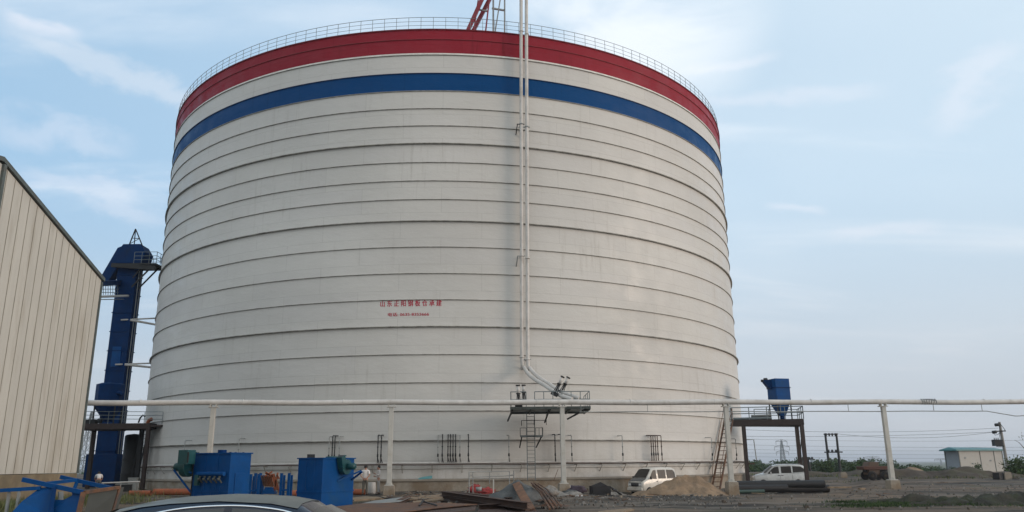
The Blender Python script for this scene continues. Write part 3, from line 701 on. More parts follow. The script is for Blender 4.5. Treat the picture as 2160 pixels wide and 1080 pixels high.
MB().bar(along(tA * .985) + up_ * (z_ap - 4) + nw * .08, along(tA * .985) + up_ * (z_ap - .1) + nw * .08, .20, .12).build('downpipe', M_TRIM, wh)
MB().prism([along(.03) - up_ * .6 + nw * .05, E_ - up_ * .6 + nw * .05, E_ + up_ * (zb - .03) + nw * .05, along(.03) + up_ * (zb - .03) + nw * .05], back).build('plinth', M_PLINTH, wh)

# ------------------------------------------------------------------ blue bucket elevator on the left
EY = 74.5
e0 = at(226, 955, EY); wd = 1.85; dp_ = 1.35
ex = at(252.5, 700, EY).x
be = thing('bucket_elevator', (ex, EY, 0), 'tall dark blue bucket elevator tower left of the silo', 'elevator')
ztop = at(275, 552, EY).z
MB().box((ex, EY + dp_ / 2, ztop / 2), (wd, dp_, ztop)).build('shaft', M_EQD, be, .02)
for k in range(10): MB().box((ex, EY + dp_ / 2, 3.2 + k * (ztop - 4) / 9.3), (wd + .12, dp_ + .12, .08)).build('flange_band', M_EQD, be)
MB().box((ex - .1, EY + dp_ / 2 - .1, 1.45), (wd + 1.0, dp_ + .6, 2.9)).build('boot', M_EQD, be, .03)
zt = ztop; zz = at(275, 516, EY).z
m = MB(); yy = EY - .25; d_ = dp_ + .5
m.prism([Vector((ex + a, yy, b)) for a, b in ((-wd / 2 - .15, zt - .2), (wd / 2 + .5, zt - .2), (wd / 2 + .75, zt + .9), (wd / 2 + .2, zz), (-wd / 2 + .35, zz), (-wd / 2 - .3, zt + .7))], (0, d_, 0))
m.build('head', M_EQD, be, .03)
MB().prism([Vector((ex + a, yy + .1, b)) for a, b in ((-wd / 2 + .3, zz - .15), (-wd / 2 - .2, zz - .35), (-wd / 2 - 1.7, zt - 2.0), (-wd / 2 - .75, zt - 2.0), (-wd / 2 + .2, zt - .2))], (0, 1.1, 0)).build('discharge_chute', M_EQD, be)
m = MB(); mx = at(286, 483, EY)
for q_ in ((272, 518, EY), (301, 520, EY), (283, 518, EY + 1.2)): m.bar(at(*q_), mx, .09)
A, B = at(272, 518, EY), at(301, 520, EY); m.bar(A.lerp(mx, .45), B.lerp(mx, .45), .06).bar(A.lerp(mx, .1), B.lerp(mx, .45), .05)
m.build('mast', M_DARK, be)
zp = at(300, 566, EY).z - .1
xA, xB = ex + wd / 2 - 2.1, at(341, 565, EY + .5).x
MB().box(((xA + xB) / 2, EY + .5, zp + .35), (xB - xA, 2.6, .14)).bar((xA, EY - .8, zp + .25), (xB, EY - .8, zp - .1), .14, .4).build('head_deck', M_DARK, be)
railing(MB(), [(ex + wd / 2, EY - .75, zp + .4), (xB, EY - .75, zp + .4), (xB, EY + 1.7, zp + .4), (ex + wd / 2, EY + 1.7, zp + .4)], 1.15, (.33, .66), .7, .028).build('railing', M_RAIL, be)
for yy_ in (EY - .6, EY + .6): MB().bar((ex + wd / 2, yy_, zp - 1.9), (xB - .3, yy_, zp + .3), .12).bar((ex + wd / 2, yy_, zp - 1.0), (xB - 1.2, yy_, zp + .3), .09).build('brace', M_DARK, be)
for s_ in (-.1, .18): MB().bar((ex + wd / 2 + .14, EY + .45 + s_ * 1.6, 2), (ex + wd / 2 + .14, EY + .45 + s_ * 1.6, ztop), .06).build('ladder_rail', M_GALV, be)
mm = at(272, 752, EY); MB().box((ex - .05, EY - .02, mm.z), (.85, .06, 1.9)).build('inspection_hatch', M_EQB, be)
# tie poles between tower and silo
for (a, b, c_, lb) in (((255, 675), (330, 671), (330, 685), 'upper'), ((243, 769), (320, 766), (320, 775), 'lower')):
    t = thing('tie_pole', at(*a, EY - .4), lb + ' pair of pale tie poles spreading from the elevator to the silo', 'tie pole', 'tie poles between elevator and silo')
    A = at(*a, EY - .3); MB().tube([A, at(*b, EY + 1.5)], .075, 8).build('pole', M_PIPE, t); MB().tube([A + Vector((.9, 0, 0)), at(*c_, EY + 1.0)], [.12, .10], 8).build('pole', M_PIPE, t)
# walkway bridge from the warehouse roof to the tower
wk = thing('walkway_bridge', at(232, 600, EY - 8), 'dark railed walkway between the warehouse eave and the elevator', 'walkway')
A, B = at(200, 622, 62), at(250, 622, EY); 
MB().bar(at(205, 597, 66), at(250, 596, EY), .5, .45).build('enclosed_duct', M_EQD, wk)
m = MB(); 
for py in (603, 610, 617): m.tube([at(205, py, 66), at(250, py, EY)], .03, 5)
for k in range(9): x = 208 + k * 5; m.tube([at(x, 600, 66 + k), at(x, 622, 66 + k)], .03, 5)
m.build('railing', M_RAIL, wk)
MB().tube([at(205, 626, 66), at(270, 624, EY - .3)], .11, 8).build('pole', M_PIPE, wk); MB().tube([at(205, 632, 66), at(262, 631, EY - .3)], .04, 6).build('pole', M_GALV, wk)

# left platform with the hopper, ladder and vertical tank
LY = 66.0
lp = thing('left_platform', at(260, 899, LY), 'brown steel platform at the foot of the blue elevator', 'platform')
zd = at(250, 893, LY).z; zb2 = at(250, 905, LY).z
xL, xR = at(150, 899, LY).x, at(316, 899, LY).x
MB().box(((xL + xR) / 2, LY + 1.6, (zd + zb2) / 2), (xR - xL, 3.2, zd - zb2)).build('deck', M_BROWN, lp)
MB().box((at(329, 899, LY).x, LY + .6, zd - .22), (at(342, 899, LY).x - xR + .02, 1.2, .14)).build('side_deck', M_BROWN, lp)
for px_, py_ in ((313.5, 905), (300, 905)):
    b_ = at(px_ - 6, 1035, LY); MB().bar(atx(px_, py_, LY + (1.5 if px_ < 305 else 0), zb2), atx(px_, py_, LY + (1.5 if px_ < 305 else 0), -.1), .28 if px_ > 305 else .3).build('leg', M_BROWN if px_ > 305 else M_DARK, lp)
MB().bar((xL + .5, LY + 2.8, zb2), (xL + .5, LY + 2.8, -.1), .28).build('leg', M_BROWN, lp)
railing(MB(), [(xL, LY, zd), (at(342, 890, LY).x, LY, zd - .1)], 1.0, (.4, .7), 1.5, .025).build('railing', M_RAIL, lp)
m = MB()
A0 = at(290, 1008, LY + 1.5); A1 = at(313, 905, LY + 1.5)
for off in (0, .55): m.bar(A0 - Vector((off, 0, 0)), A1 - Vector((off, 0, 0)), .08)
for k in range(13): f = (k + .5) / 13; P = A0.lerp(A1, f); m.bar(P, P - Vector((.55, 0, 0)), .2, .03)
st_ = thing('dark_stair', (A0.x, A0.y, 0), 'steep dark stair under the platform beside the blue elevator', 'stair'); m.build('flight', M_DARK, st_)
vt = thing('vertical_tank', atx(280, 1000, 69.5, 0), 'dark upright tank tucked between the blue elevator and the stair', 'tank')
cB = atx(279, 960, 69.5, 0); ztk = at(280, 917, 69.5).z
MB().lathe([(.01, 0), (.72, 0), (.74, .1), (.74, ztk - .12), (.6, ztk), (.01, ztk + .08)], cB, 24).build('shell', M_DARK, vt)
for z in (1.1, 2.3): MB().lathe([(.74, z), (.78, z), (.78, z + .07), (.74, z + .07)], cB, 24).build('band', M_DARK, vt)
# hopper dust collector
hp = thing('hopper_collector', at(222, 890, LY - .3), 'blue hopper bottomed collector on the brown platform left', 'dust collector')
hx = at(226, 850, LY + .6).x; zt2 = at(222, 806, LY - .3).z; zm = at(222, 856, LY - .3).z; zl2 = at(222, 888, LY - .3).z
def oct_(r, z, cx, cy): return [Vector((cx + r * math.cos(math.pi / 8 + k * math.pi / 4), cy + r * math.sin(math.pi / 8 + k * math.pi / 4), z)) for k in range(8)]
MB().loft([oct_(1.12, zm, hx, LY + .9), oct_(1.12, zt2 - .1, hx, LY + .9), oct_(.85, zt2, hx, LY + .9)], smooth=False).build('casing', M_EQD, hp)
MB().loft([oct_(.3, zl2, hx + .1, LY + .9), oct_(1.12, zm - .01, hx, LY + .9)], smooth=False).build('hopper', M_EQD, hp)
for sx_ in (-.85, .85):
    for sy_ in (-.6, .6): MB().bar((hx + sx_, LY + .9 + sy_, zm + .2), (hx + sx_, LY + .9 + sy_, zd), .09).build('leg', M_DARK, hp)
MB().tube([(hx + .9, LY + .4, zm + 1.1), (hx + 1.3, LY + .2, zm + 1.1), (hx + 1.4, LY + .2, zm + .9)], .16, 10).build('inlet', M_EQD, hp)
MB().box((xL + 1.3, LY + .5, zd + .18), (1.0, .5, .34)).tube([(xL + 1.9, LY + .5, zd + .25), (xL + 2.2, LY + .5, zd + .25)], .2, 10).build('blower_base', M_DARK, hp)
gv = thing('blower_hose', at(300, 886, LY + .4), 'black hooked hose and orange fitting on the left platform', 'hose')
q0 = at(292, 892, LY + .4); MB().tube([q0, q0 + Vector((.1, 0, .4)), q0 + Vector((.3, 0, .62)), q0 + Vector((.5, 0, .5))], .07, 8).build('hose', M_BLACK, gv)
MB().tube([at(311, 893, LY + .4), at(315, 886, LY + .4), at(321, 884, LY + .4)], .15, 10).build('fitting', M_ORANGE, gv)

# ------------------------------------------------------------------ right platform, stair, blue collector
za_, xa_ = at(1544, 892, 69.4), None
RY0, RY1 = 69.4, 68.0
A = at(1544, 892, RY0); B = at(1696, 890, RY1); zR = (A.z + B.z) / 2; A.z = B.z = zR
vdir = (B - A).normalized(); ndir = Vector((-vdir.y, vdir.x, 0)); dep = 4.6
rpf = thing('right_platform', (A + B) / 2, 'dark brown steel platform on legs at the right of the silo', 'platform')
MB().prism([A - Vector((0, 0, .25)), B - Vector((0, 0, .25)), B + ndir * dep - Vector((0, 0, .25)), A + ndir * dep * .25 - Vector((0, 0, .25))], (0, 0, .5)).build('deck', M_BROWN, rpf)
for P in (A.lerp(B, .16) + ndir * .15, B - vdir * .2 + ndir * .15, B - vdir * .2 + ndir * (dep - .2)):
    g = ground(P.x, P.y); m = MB(); m.bar((P.x, P.y, zR - .25), (P.x, P.y, g - .2), .28); m.build('leg', M_BROWN, rpf)
P, Q = B - vdir * .2 + ndir * .15, B - vdir * .2 + ndir * (dep - .2)
MB().bar((P.x, P.y, zR - .4), (Q.x, Q.y, 1.6), .06).build('brace', M_DARK, rpf)
tz = Vector((0, 0, .25))
railing(MB(), [A + ndir * 1.0 + tz, A + tz, B + tz, B + ndir * dep + tz], 1.05, (.5,), 1.35, .04).build('railing', M_RAIL, rpf)
railing(MB(), [B + ndir * dep + tz, A.lerp(B, .35) + ndir * dep * .6 + tz], 1.05, (.5,), 1.6, .035).build('railing', M_RAIL, rpf)
rs = thing('rusty_stair', atx(1510, 1022, 66, ground(16, 66)), 'rusty steel stair with open treads leaning to the right platform', 'stair')
SB1, SB2 = at(1501, 1024, 65.5), at(1518, 1028, 65.2); ST1, ST2 = at(1529, 893, 68.6), at(1546, 888, 68.4)
gnd = ground(SB1.x, SB1.y); SB1.z = SB2.z = gnd
ST2.z = ST1.z = zR + .25
for a_, b_ in ((SB1, ST1), (SB2, ST2)): MB().bar(a_, b_, .07, .2).build('stringer', M_RUST, rs)
for k in range(16):
    f = (k + .6) / 16; P = SB1.lerp(ST1, f); Q = SB2.lerp(ST2, f); MB().bar(P, Q, .24, .045).build('tread', M_RUST, rs)
for a_, b_ in ((SB1, ST1), (SB2, ST2)):
    h = Vector((0, 0, .95)); m = MB(); m.tube([a_.lerp(b_, .1) + h, b_ + h], .025, 5)
    for f in (.1, .55, 1): m.tube([a_.lerp(b_, f), a_.lerp(b_, f) + h], .025, 5)
    m.build('handrail', M_RUST, rs)
# blue collector on the deck
cq = A.lerp(B, .66) + ndir * 1.3; cZ = zR + .25
cYY = cq.y
rc = thing('blue_dust_collector', (cq.x, cq.y, cZ), 'blue hopper dust collector standing on the right platform', 'dust collector')
wq = 1.38; hq = [at(1640, 880, cYY).z, at(1640, 844, cYY).z, at(1640, 800, cYY).z]
ccx = at(1643, 830, cYY).x
def rect(w_, d_, z, cx, cy, rz=0):
    return [Vector((cx, cy, z)) + Matrix.Rotation(rz, 3, 'Z') @ Vector((a * w_ / 2, b * d_ / 2, 0)) for a, b in ((-1, -1), (1, -1), (1, 1), (-1, 1))]
rzq = R(14)
MB().loft([rect(wq, wq, hq[1], ccx, cYY, rzq), rect(wq, wq, hq[2], ccx, cYY, rzq)], smooth=False).build('casing', M_EQB, rc, .02)
MB().loft([rect(wq + .1, wq + .1, hq[1] + 1.0, ccx, cYY, rzq), rect(wq + .1, wq + .1, hq[1] + 1.07, ccx, cYY, rzq)], smooth=False).build('stiffener', M_EQD, rc)
MB().loft([rect(.45, .45, hq[0] + .1, ccx + .1, cYY, rzq), rect(wq, wq, hq[1] - .003, ccx, cYY, rzq)], smooth=False).build('hopper', M_EQB, rc)
MB().lathe([(.01, 0), (.2, 0), (.2, .4), (.01, .4)], (ccx + .1, cYY, hq[0] - .2), 12).build('outlet', M_EQD, rc)
for v in rect(wq - .1, wq - .1, 0, ccx, cYY, rzq): MB().bar((v.x, v.y, cZ), (v.x, v.y, hq[1] + .3), .09).build('leg', M_DARK, rc)
b0 = at(1627, 803, cYY - .3); MB().prism([b0 + Vector(v) for v in ((0, 0, .1), (0, 0, -.75), (-.25, 0, -.62), (-.62, 0, -.12), (-.62, 0, .05))], (0, .6, 0)).build('inlet_hood', M_EQD, rc)
c0 = at(1617, 805, cYY - .2); MB().lathe([(.01, -.05), (.24, -.05), (.26, .25), (.14, .3), (.01, .3)], c0 + Vector((-.1, .3, .1)), 14, axis=(1, -.2, 0)).lathe([(.01, 0), (.12, 0), (.12, .32), (.01, .32)], c0 + Vector((-.38, .3, .1)), 10, axis=(1, 0, 0)).build('fan', M_DARK, rc)
ax_, ay_ = hq[1], 0
# rolls lying on the deck
for k, (pa, pb, zz_, lb) in enumerate(((1547, 1628, .12, 'long dark pipe lying at the front of the right platform deck'), (1585, 1628, .36, 'short grey pipe stacked on the longer one on the right deck'))):
    P, Q = at(pa, 885, RY0 + .5), at(pb, 884, RY1 + 1.2); P.z = Q.z = zR + .25 + zz_
    recentre(tag(MB().tube([P, Q], .12 if k == 0 else .11, 12).build('deck_pipe', M_RAIL if k == 0 else M_GALV), lb, 'pipe', 'pipes lying on the right platform'), (P + Q) / 2)
# meter box on the silo edge behind the platform leg
mp_ = at(1571, 955, 76.5); bx_ = thing('wall_cabinet', mp_, 'narrow grey cabinet with a drop pipe beyond the silo edge', 'cabinet')
MB().box(mp_, (.32, .3, 2.2)).build('casing', M_GALV, bx_); MB().tube([mp_ + Vector((.2, 0, 1.2)), mp_ + Vector((.95, 0, 1.2)), mp_ + Vector((1.05, 0, -.7))], .05, 6).build('bent_pipe', M_GALV, bx_)
MB().box(mp_ + Vector((.35, 0, -1.0)), (.9, .4, .12)).build('shelf', M_RUSTD, bx_)

# ------------------------------------------------------------------ dust collectors in the yard
def collector(name, corner, ang, wl, wr, hz_, label):
    """box with its near upright edge at corner; wl = width of the face going left, wr = of the one going right"""
    t = thing(name, corner, label, 'dust collector', 'dust collectors standing in the yard')
    dl_ = Vector((-math.cos(ang), math.sin(ang), 0)); dr_ = Vector((math.sin(ang), math.cos(ang), 0))
    c0 = Vector(corner); Z = Vector((0, 0, 1))
    MB().prism([c0, c0 + dr_ * wr, c0 + dl_ * wl + dr_ * wr, c0 + dl_ * wl], Z * hz_).build('casing', M_EQB, t, .012)
    cc = c0 + dl_ * wl / 2 + dr_ * wr / 2
    MB().box(cc + Z * (hz_ + .025), (wl + .10, wr + .10, .05), -ang).build('lid', M_EQB, t)
    m = MB(); m.box(cc + Z * hz_ * .34, (wl + .05, wr + .05, .05), -ang)
    for f in (.33, .66): m.bar(c0 + dl_ * wl * f - dr_ * .012 + Z * hz_ * .37, c0 + dl_ * wl * f - dr_ * .012 + Z * (hz_ - .02), .035, .035)
    m.build('stiffener', M_EQB, t)
    return t, dl_, dr_, c0, cc
Z = Vector((0, 0, 1))
def fan(t, c, ax_dir, out_dir, s=1.0, bracket=None, turn=0):
    """green centrifugal fan: volute, square outlet, motor, struts; ax_dir = shaft axis away from the box"""
    ax = Vector(ax_dir).normalized(); o = Vector(out_dir).normalized(); w_ = ax.cross(o)
    m = MB(); prof = []
    n = 26
    pts = []
    for k in range(n + 1):
        a = 2 * math.pi * k / n; r = (.30 + .14 * k / n) * s
        pts.append(c + (w_ * math.cos(a) + o * math.sin(a)) * r)
    m.prism([p - ax * .14 * s for p in pts], ax * .28 * s)
    m.build('volute', M_GREEN, t, .01)
    m = MB(); b0 = c + w_ * .26 * s + o * .02
    m.bar(b0, b0 + o * .55 * s, .34 * s, .30 * s, up=ax)
    m.bar(b0 + o * .55 * s, b0 + o * .58 * s, .42 * s, .38 * s, up=ax)
    ou = m.build('outlet', M_GREEN, t)
    mm_ = MB(); mm_.bar(b0 + o * .582 * s, b0 + o * .586 * s, .27 * s, .24 * s, up=ax); mm_.build('opening', M_BLACK, ou)
    MB().lathe([(.01, 0), (.15 * s, 0), (.17 * s, .05), (.17 * s, .38 * s), (.13 * s, .44 * s), (.01, .45 * s)], c + ax * .15 * s, 16, axis=ax).build('motor', M_GREEN, t)
    if bracket: 
        for a_, b_ in bracket: MB().bar(a_, b_, .07).build('strut', M_EQB, t)
# left unit
n1 = atx(480.5, 1042, 33, -.05)
t1, dl1, dr1, c1, cc1 = collector('dust_collector', n1, math.asin(.436), 2.05, 1.15, 2.27, 'blue dust collector with a valve manifold, behind the dark car')
f0 = c1 + dl1 * 2.05
fc = at(384, 985, 33.6)
fan(t1, fc + dr1 * .25, (dl1 - dr1 * .15), Z, 1.0, [(f0 + Z * .75, fc + dl1 * .45 - Z * .12), (f0 + Z * 1.5 , fc + Z * -.1)])
# square mouth turned to the camera
mo = at(394, 964, 33.2); m = MB(); m.box(mo, (.46, .5, .56), -.3); mo_o = m.build('outlet_box', M_GREEN, t1, .01); MB().box(mo + Vector((.04, -.258, -.02)), (.33, .03, .42), -.3).build('opening', M_BLACK, mo_o)
zmz = at(440, 997, 33).z
m = MB(); m.tube([c1 + dl1 * .12 - dr1 * .16 + Z * zmz, c1 + dl1 * 1.6 - dr1 * .16 + Z * zmz], .085, 12); mf = m.build('manifold', M_EQB, t1)
for k in range(5):
    p = c1 + dl1 * (.32 + k * .27) - dr1 * .19 + Z * (zmz - .09)
    MB().tube([p, p - Z * .12 - dr1 * .03, p - Z * .26 + dr1 * .12], [.05, .04, .03], 8).lathe([(.01, 0), (.055, 0), (.055, .09), (.01, .09)], p - Z * .16 - dr1 * .07, 8).build('pulse_valve', M_DKG, mf)
p = c1 + dl1 * 1.55 - dr1 * .2 + Z * (zmz - .25); MB().box(p, (.2, .12, .42), -.45).build('control_box', M_GREEN, t1)
for f in (.15, .4, .8): q_ = c1 + dr1 * 1.1 * f + dl1 * .2 + Z * 2.3; MB().box(q_, (.07, .07, .08)).build('lug', M_DARK, t1)
MB().tube([c1 + dl1 * 1.0 + dr1 * .5 + Z * 2.32, c1 + dl1 * 1.0 + dr1 * .5 + Z * 2.44], .18, 12).build('port', M_EQD, t1)
for f in (.45, .95, 1.45, 1.9):
    MB().bar(c1 + dl1 * f - dr1 * .012 + Z * .1, c1 + dl1 * f - dr1 * .012 + Z * 1.0, .035, .03).build('stiffener', M_EQB, t1)
MB().prism([c1 + dr1 * .3 - dl1 * .0 + Z * .5, c1 + dr1 * .85 + Z * .5, c1 + dr1 * .85 + Z * 1.5, c1 + dr1 * .3 + Z * 1.5], -dl1 * .035).build('door', M_EQB, t1, .01)
MB().tube([c1 + dl1 * 2.0 - dr1 * .05 + Z * 1.9, c1 + dl1 * 2.0 - dr1 * .05 + Z * .1], .025, 6).build('cable_conduit', M_DARK, t1)
# right unit
n2 = atx(676.5, 1071, 34.5, -.06)
t2, dl2, dr2, c2_, cc2 = collector('dust_collector', n2, math.asin(.38), 1.27, 2.37, 2.06, 'blue dust collector with a green fan on its right face, beside the steel plates')
fc2 = at(719, 975, 35.9) 
fan(t2, c2_ + dr2 * 1.42 - dl2 * .17 + Z * 1.74, -dl2, -dr2 * .3 + Z, .86, [(c2_ + dr2 * 1.1 + Z * 1.12, c2_ + dr2 * 2.0 - dl2 * .62 + Z * 1.55), (c2_ + dr2 * 2.2 + Z * 1.15, c2_ + dr2 * 2.1 - dl2 * .6 + Z * 1.5)])
q_ = c2_ + dl2 * 1.0 + dr2 * .5 + Z * 2.18; MB().box(q_, (.32, .3, .16), .2).build('hatch', M_DARK, t2)
MB().lathe([(.01, .02), (.3, 0), (.28, .06), (.01, .08)], c2_ + dl2 * .6 + dr2 * 1.5 + Z * 2.11, 16).build('cover', M_GREEN, t2)

# ------------------------------------------------------------------ vehicles
def lerp_st(st, x, k):
    for i in range(len(st) - 1):
        if st[i][0] <= x <= st[i + 1][0]:
            f = (x - st[i][0]) / (st[i + 1][0] - st[i][0]); return st[i][k] * (1 - f) + st[i + 1][k] * f
    return st[0][k] if x < st[0][0] else st[-1][k]
def vehicle(name, label, cat, loc, rz, st, glass_side, screens, mats, wheels, extra=None, roofmat=None, strip=None):
    """st: stations (x, z_bottom, z_belt, z_top, half width at sill, at belt, at roof edge); nose towards -x"""
    t = thing(name, (0, 0, 0), label, cat)
    m = MB(); rings = []
    xs = []
    for i in range(len(st) - 1):
        n = 5
        for k in range(n): xs.append(st[i][0] + (st[i + 1][0] - st[i][0]) * k / n)
    xs.append(st[-1][0])
    def S(x, k): return lerp_st(st, x, k)
    for x in xs:
        zb, zl, zt, wb, wl, wt = [S(x, k) for k in range(1, 7)]
        ht = max(zt - zl, .001); r_ = min(.09, ht * .45)
        half = [(0, zb), (wb * .9, zb), (wb, zb + .06), (wl, zb + (zl - zb) * .45), (wl * 1.0, zb + (zl - zb) * .8), (wl * .985, zl), (wt + (wl - wt) * .5, zl + ht * .45), (wt, zt - r_), (wt - r_ * .55, zt - r_ * .25), (wt * .62, zt + .022 * (wt > .3)), (0, zt + .035)]
        ring = [Vector((x, y, z)) for y, z in half] + [Vector((x, -y, z)) for y, z in half[-2:0:-1]]
        rings.append(ring)
    m.loft(rings)
    def sy(x, z):
        zl, zt, wl, wt = S(x, 2), S(x, 3), S(x, 5), S(x, 6)
        if z <= zl: return wl
        f = min(1, (z - zl) / max(zt - zl, .01)); return wl * .985 + (wt - wl * .985) * min(1, f * 1.05)
    body = m.build('body', mats['body'], t)
    if roofmat:
        m = MB(); rg = []
        for x in xs:
            if S(x, 3) - S(x, 2) < roofmat[1]: continue
            zt, wt = S(x, 3), S(x, 6)
            half = [(0, zt + .040), (wt * .62, zt + .027), (wt - .05, zt - .014)]
            rg.append([Vector((x, y, z)) for y, z in half[::-1]] + [Vector((x, -y, z)) for y, z in half[1:]])
        n = 5; vs = [q for r in rg for q in r]; m.add(vs, [(i * n + k, i * n + k + 1, (i + 1) * n + k + 1, (i + 1) * n + k) for i in range(len(rg) - 1) for k in range(n - 1)], 0, True); m.build('roof', roofmat[0], t)
    for s_ in (1, -1):
        for poly in glass_side:
            m = MB(); 
            # fine outline, strip triangulated between lower and upper edges
            n = 12; lo, hi = poly
            def P(pl, f):
                x0_, x1_ = pl[0][0], pl[-1][0]; x = x0_ + (x1_ - x0_) * f; z = lerp_st(pl, x, 1); return (x, z)
            vs = []
            for k in range(n + 1):
                for pl in (lo, hi):
                    x, z = P(pl, k / n); vs.append(Vector((x, s_ * (sy(x, z) + .012), z)))
            m.add(vs, [(2 * k, 2 * k + 2, 2 * k + 3, 2 * k + 1) for k in range(n)]); m.build('side_window', mats['glass'], t)
        if strip:
            fine = []
            for i_ in range(len(strip) - 1):
                q0, q1, q2, q3 = [strip[min(max(i_ + d_, 0), len(strip) - 1)] for d_ in (-1, 0, 1, 2)]
                for k_ in range(5):
                    u_ = k_ / 5; fine.append(tuple(.5 * (2 * q1[d] + (q2[d] - q0[d]) * u_ + (2 * q0[d] - 5 * q1[d] + 4 * q2[d] - q3[d]) * u_ ** 2 + (3 * q1[d] - q0[d] - 3 * q2[d] + q3[d]) * u_ ** 3) for d in (0, 1)))
            fine.append(strip[-1])
            m = MB(); m.tube([Vector((x, s_ * (sy(x, z) + .02), z)) for x, z in fine], .011, 6); m.build('trim_strip', M_CHROME, t)
        for x, r in wheels:
            y = s_ * (S(x, 4) - .06)
            wh_ = MB(); wh_.lathe([(r * .62, -.10), (r * .95, -.10), (r, -.06), (r, .06), (r * .95, .10), (r * .62, .10)], (x, y, r), 24, axis=(0, s_, 0)); ty = wh_.build('wheel', M_TYRE, t)
            MB().lathe([(r * .63, .06), (r * .5, .04), (.06, .08), (.01, .085)], (x, y, r), 20, axis=(0, s_, 0)).build('rim', M_RIM, ty)
    for (x0_, z0_, w0_, x1_, z1_, w1_) in screens:
        m = MB(); n = 6; vs = []
        d = Vector((z1_ - z0_, 0, -(x1_ - x0_))).normalized()
        if d.z < 0: d = -d
        for k in range(n + 1):
            f = k / n; x = x0_ + (x1_ - x0_) * f; z = z0_ + (z1_ - z0_) * f; w_ = w0_ + (w1_ - w0_) * f
            for yy in (-1, -.6, 0, .6, 1): vs.append(Vector((x, yy * w_, z + (.03 if abs(yy) < .9 else -.0))) + d * .035)
        m.add(vs, [(i * 5 + k, i * 5 + k + 1, (i + 1) * 5 + k + 1, (i + 1) * 5 + k) for i in range(n) for k in range(4)], 0, True); m.build('windscreen' if x0_ < 0 else 'rear_window', mats['glass'], t)
    if extra: extra(t, sy, S)
    t.location = loc; t.rotation_euler = (0, 0, rz)
    return t
# dark car in the foreground, roof only in frame
CARZ = 1.45
car_st = [(-2.45, .30, .55, .60, .70, .72, .60), (-2.3, .22, .66, .74, .82, .86, .72), (-1.75, .20, .84, .88, .86, .90, .74), (-1.32, .20, .92, .945, .87, .91, .74), (-.74, .20, .94, 1.245, .88, .92, .64), (-.62, .20, .945, 1.305, .88, .92, .62), (-.33, .20, .95, 1.37, .88, .92, .59), (-.05, .20, .95, 1.40, .88, .92, .58), (.45, .20, .955, 1.422, .88, .92, .575), (.98, .20, .96, 1.395, .88, .92, .575), (1.26, .20, .97, 1.345, .88, .92, .58), (1.42, .20, .98, 1.25, .88, .92, .60), (1.75, .20, .99, 1.08, .88, .92, .66), (2.0, .20, .98, 1.03, .86, .90, .70), (2.3, .24, .95, 1.0, .82, .86, .72), (2.42, .34, .80, .84, .74, .76, .66)]
glow_lo = [(-.72, .98), (.55, .99)]; glow_hi = [(-.72, 1.02), (-.45, 1.17), (-.1, 1.285), (.2, 1.33), (.55, 1.345)]
g2_lo = [(.63, .99), (1.62, 1.01)]; g2_hi = [(.63, 1.344), (.9, 1.33), (1.2, 1.28), (1.45, 1.18), (1.62, 1.06)]
def car_extra(t, sy, S):
    for s_ in (1, -1):
        MB().prism([Vector((x, s_ * (sy(x, z) + .013), z)) for x, z in ((.545, .98), (.635, .98), (.635, 1.31), (.545, 1.31))], (0, s_ * .004, 0)).build('door_pillar', M_BLACK, t)
        MB().box((-.85, s_ * 1.0, 1.0), (.16, .2, .13)).build('wing_mirror', M_CAR, t, .03)
        MB().box((-2.2, s_ * .62, .66), (.22, .36, .12)).build('headlight', M_LAMPC, t, .03); MB().box((2.34, s_ * .62, .84), (.14, .34, .13)).build('tail_light', M_LAMPR, t, .03)
sedan = vehicle('dark_sedan', 'dusty dark blue car in the foreground, only its roof in frame', 'car', (at(499, 1050, 8.9).x - .45, 8.9, -.03), R(0), car_st, [(glow_lo, glow_hi), (g2_lo, g2_hi)], [(-1.25, .97, .66, -.66, 1.27, .55), (1.76, 1.09, .58, 1.40, 1.27, .5)], {'body': M_CAR, 'glass': M_GLASS}, [(-1.45, .33), (1.45, .33)], car_extra, (M_DUST, .36), [(-.85, 1.0), (-.6, 1.14), (-.35, 1.245), (-.06, 1.315), (.22, 1.352), (.57, 1.366), (.89, 1.350), (1.21, 1.298), (1.5, 1.18), (1.7, 1.05)])
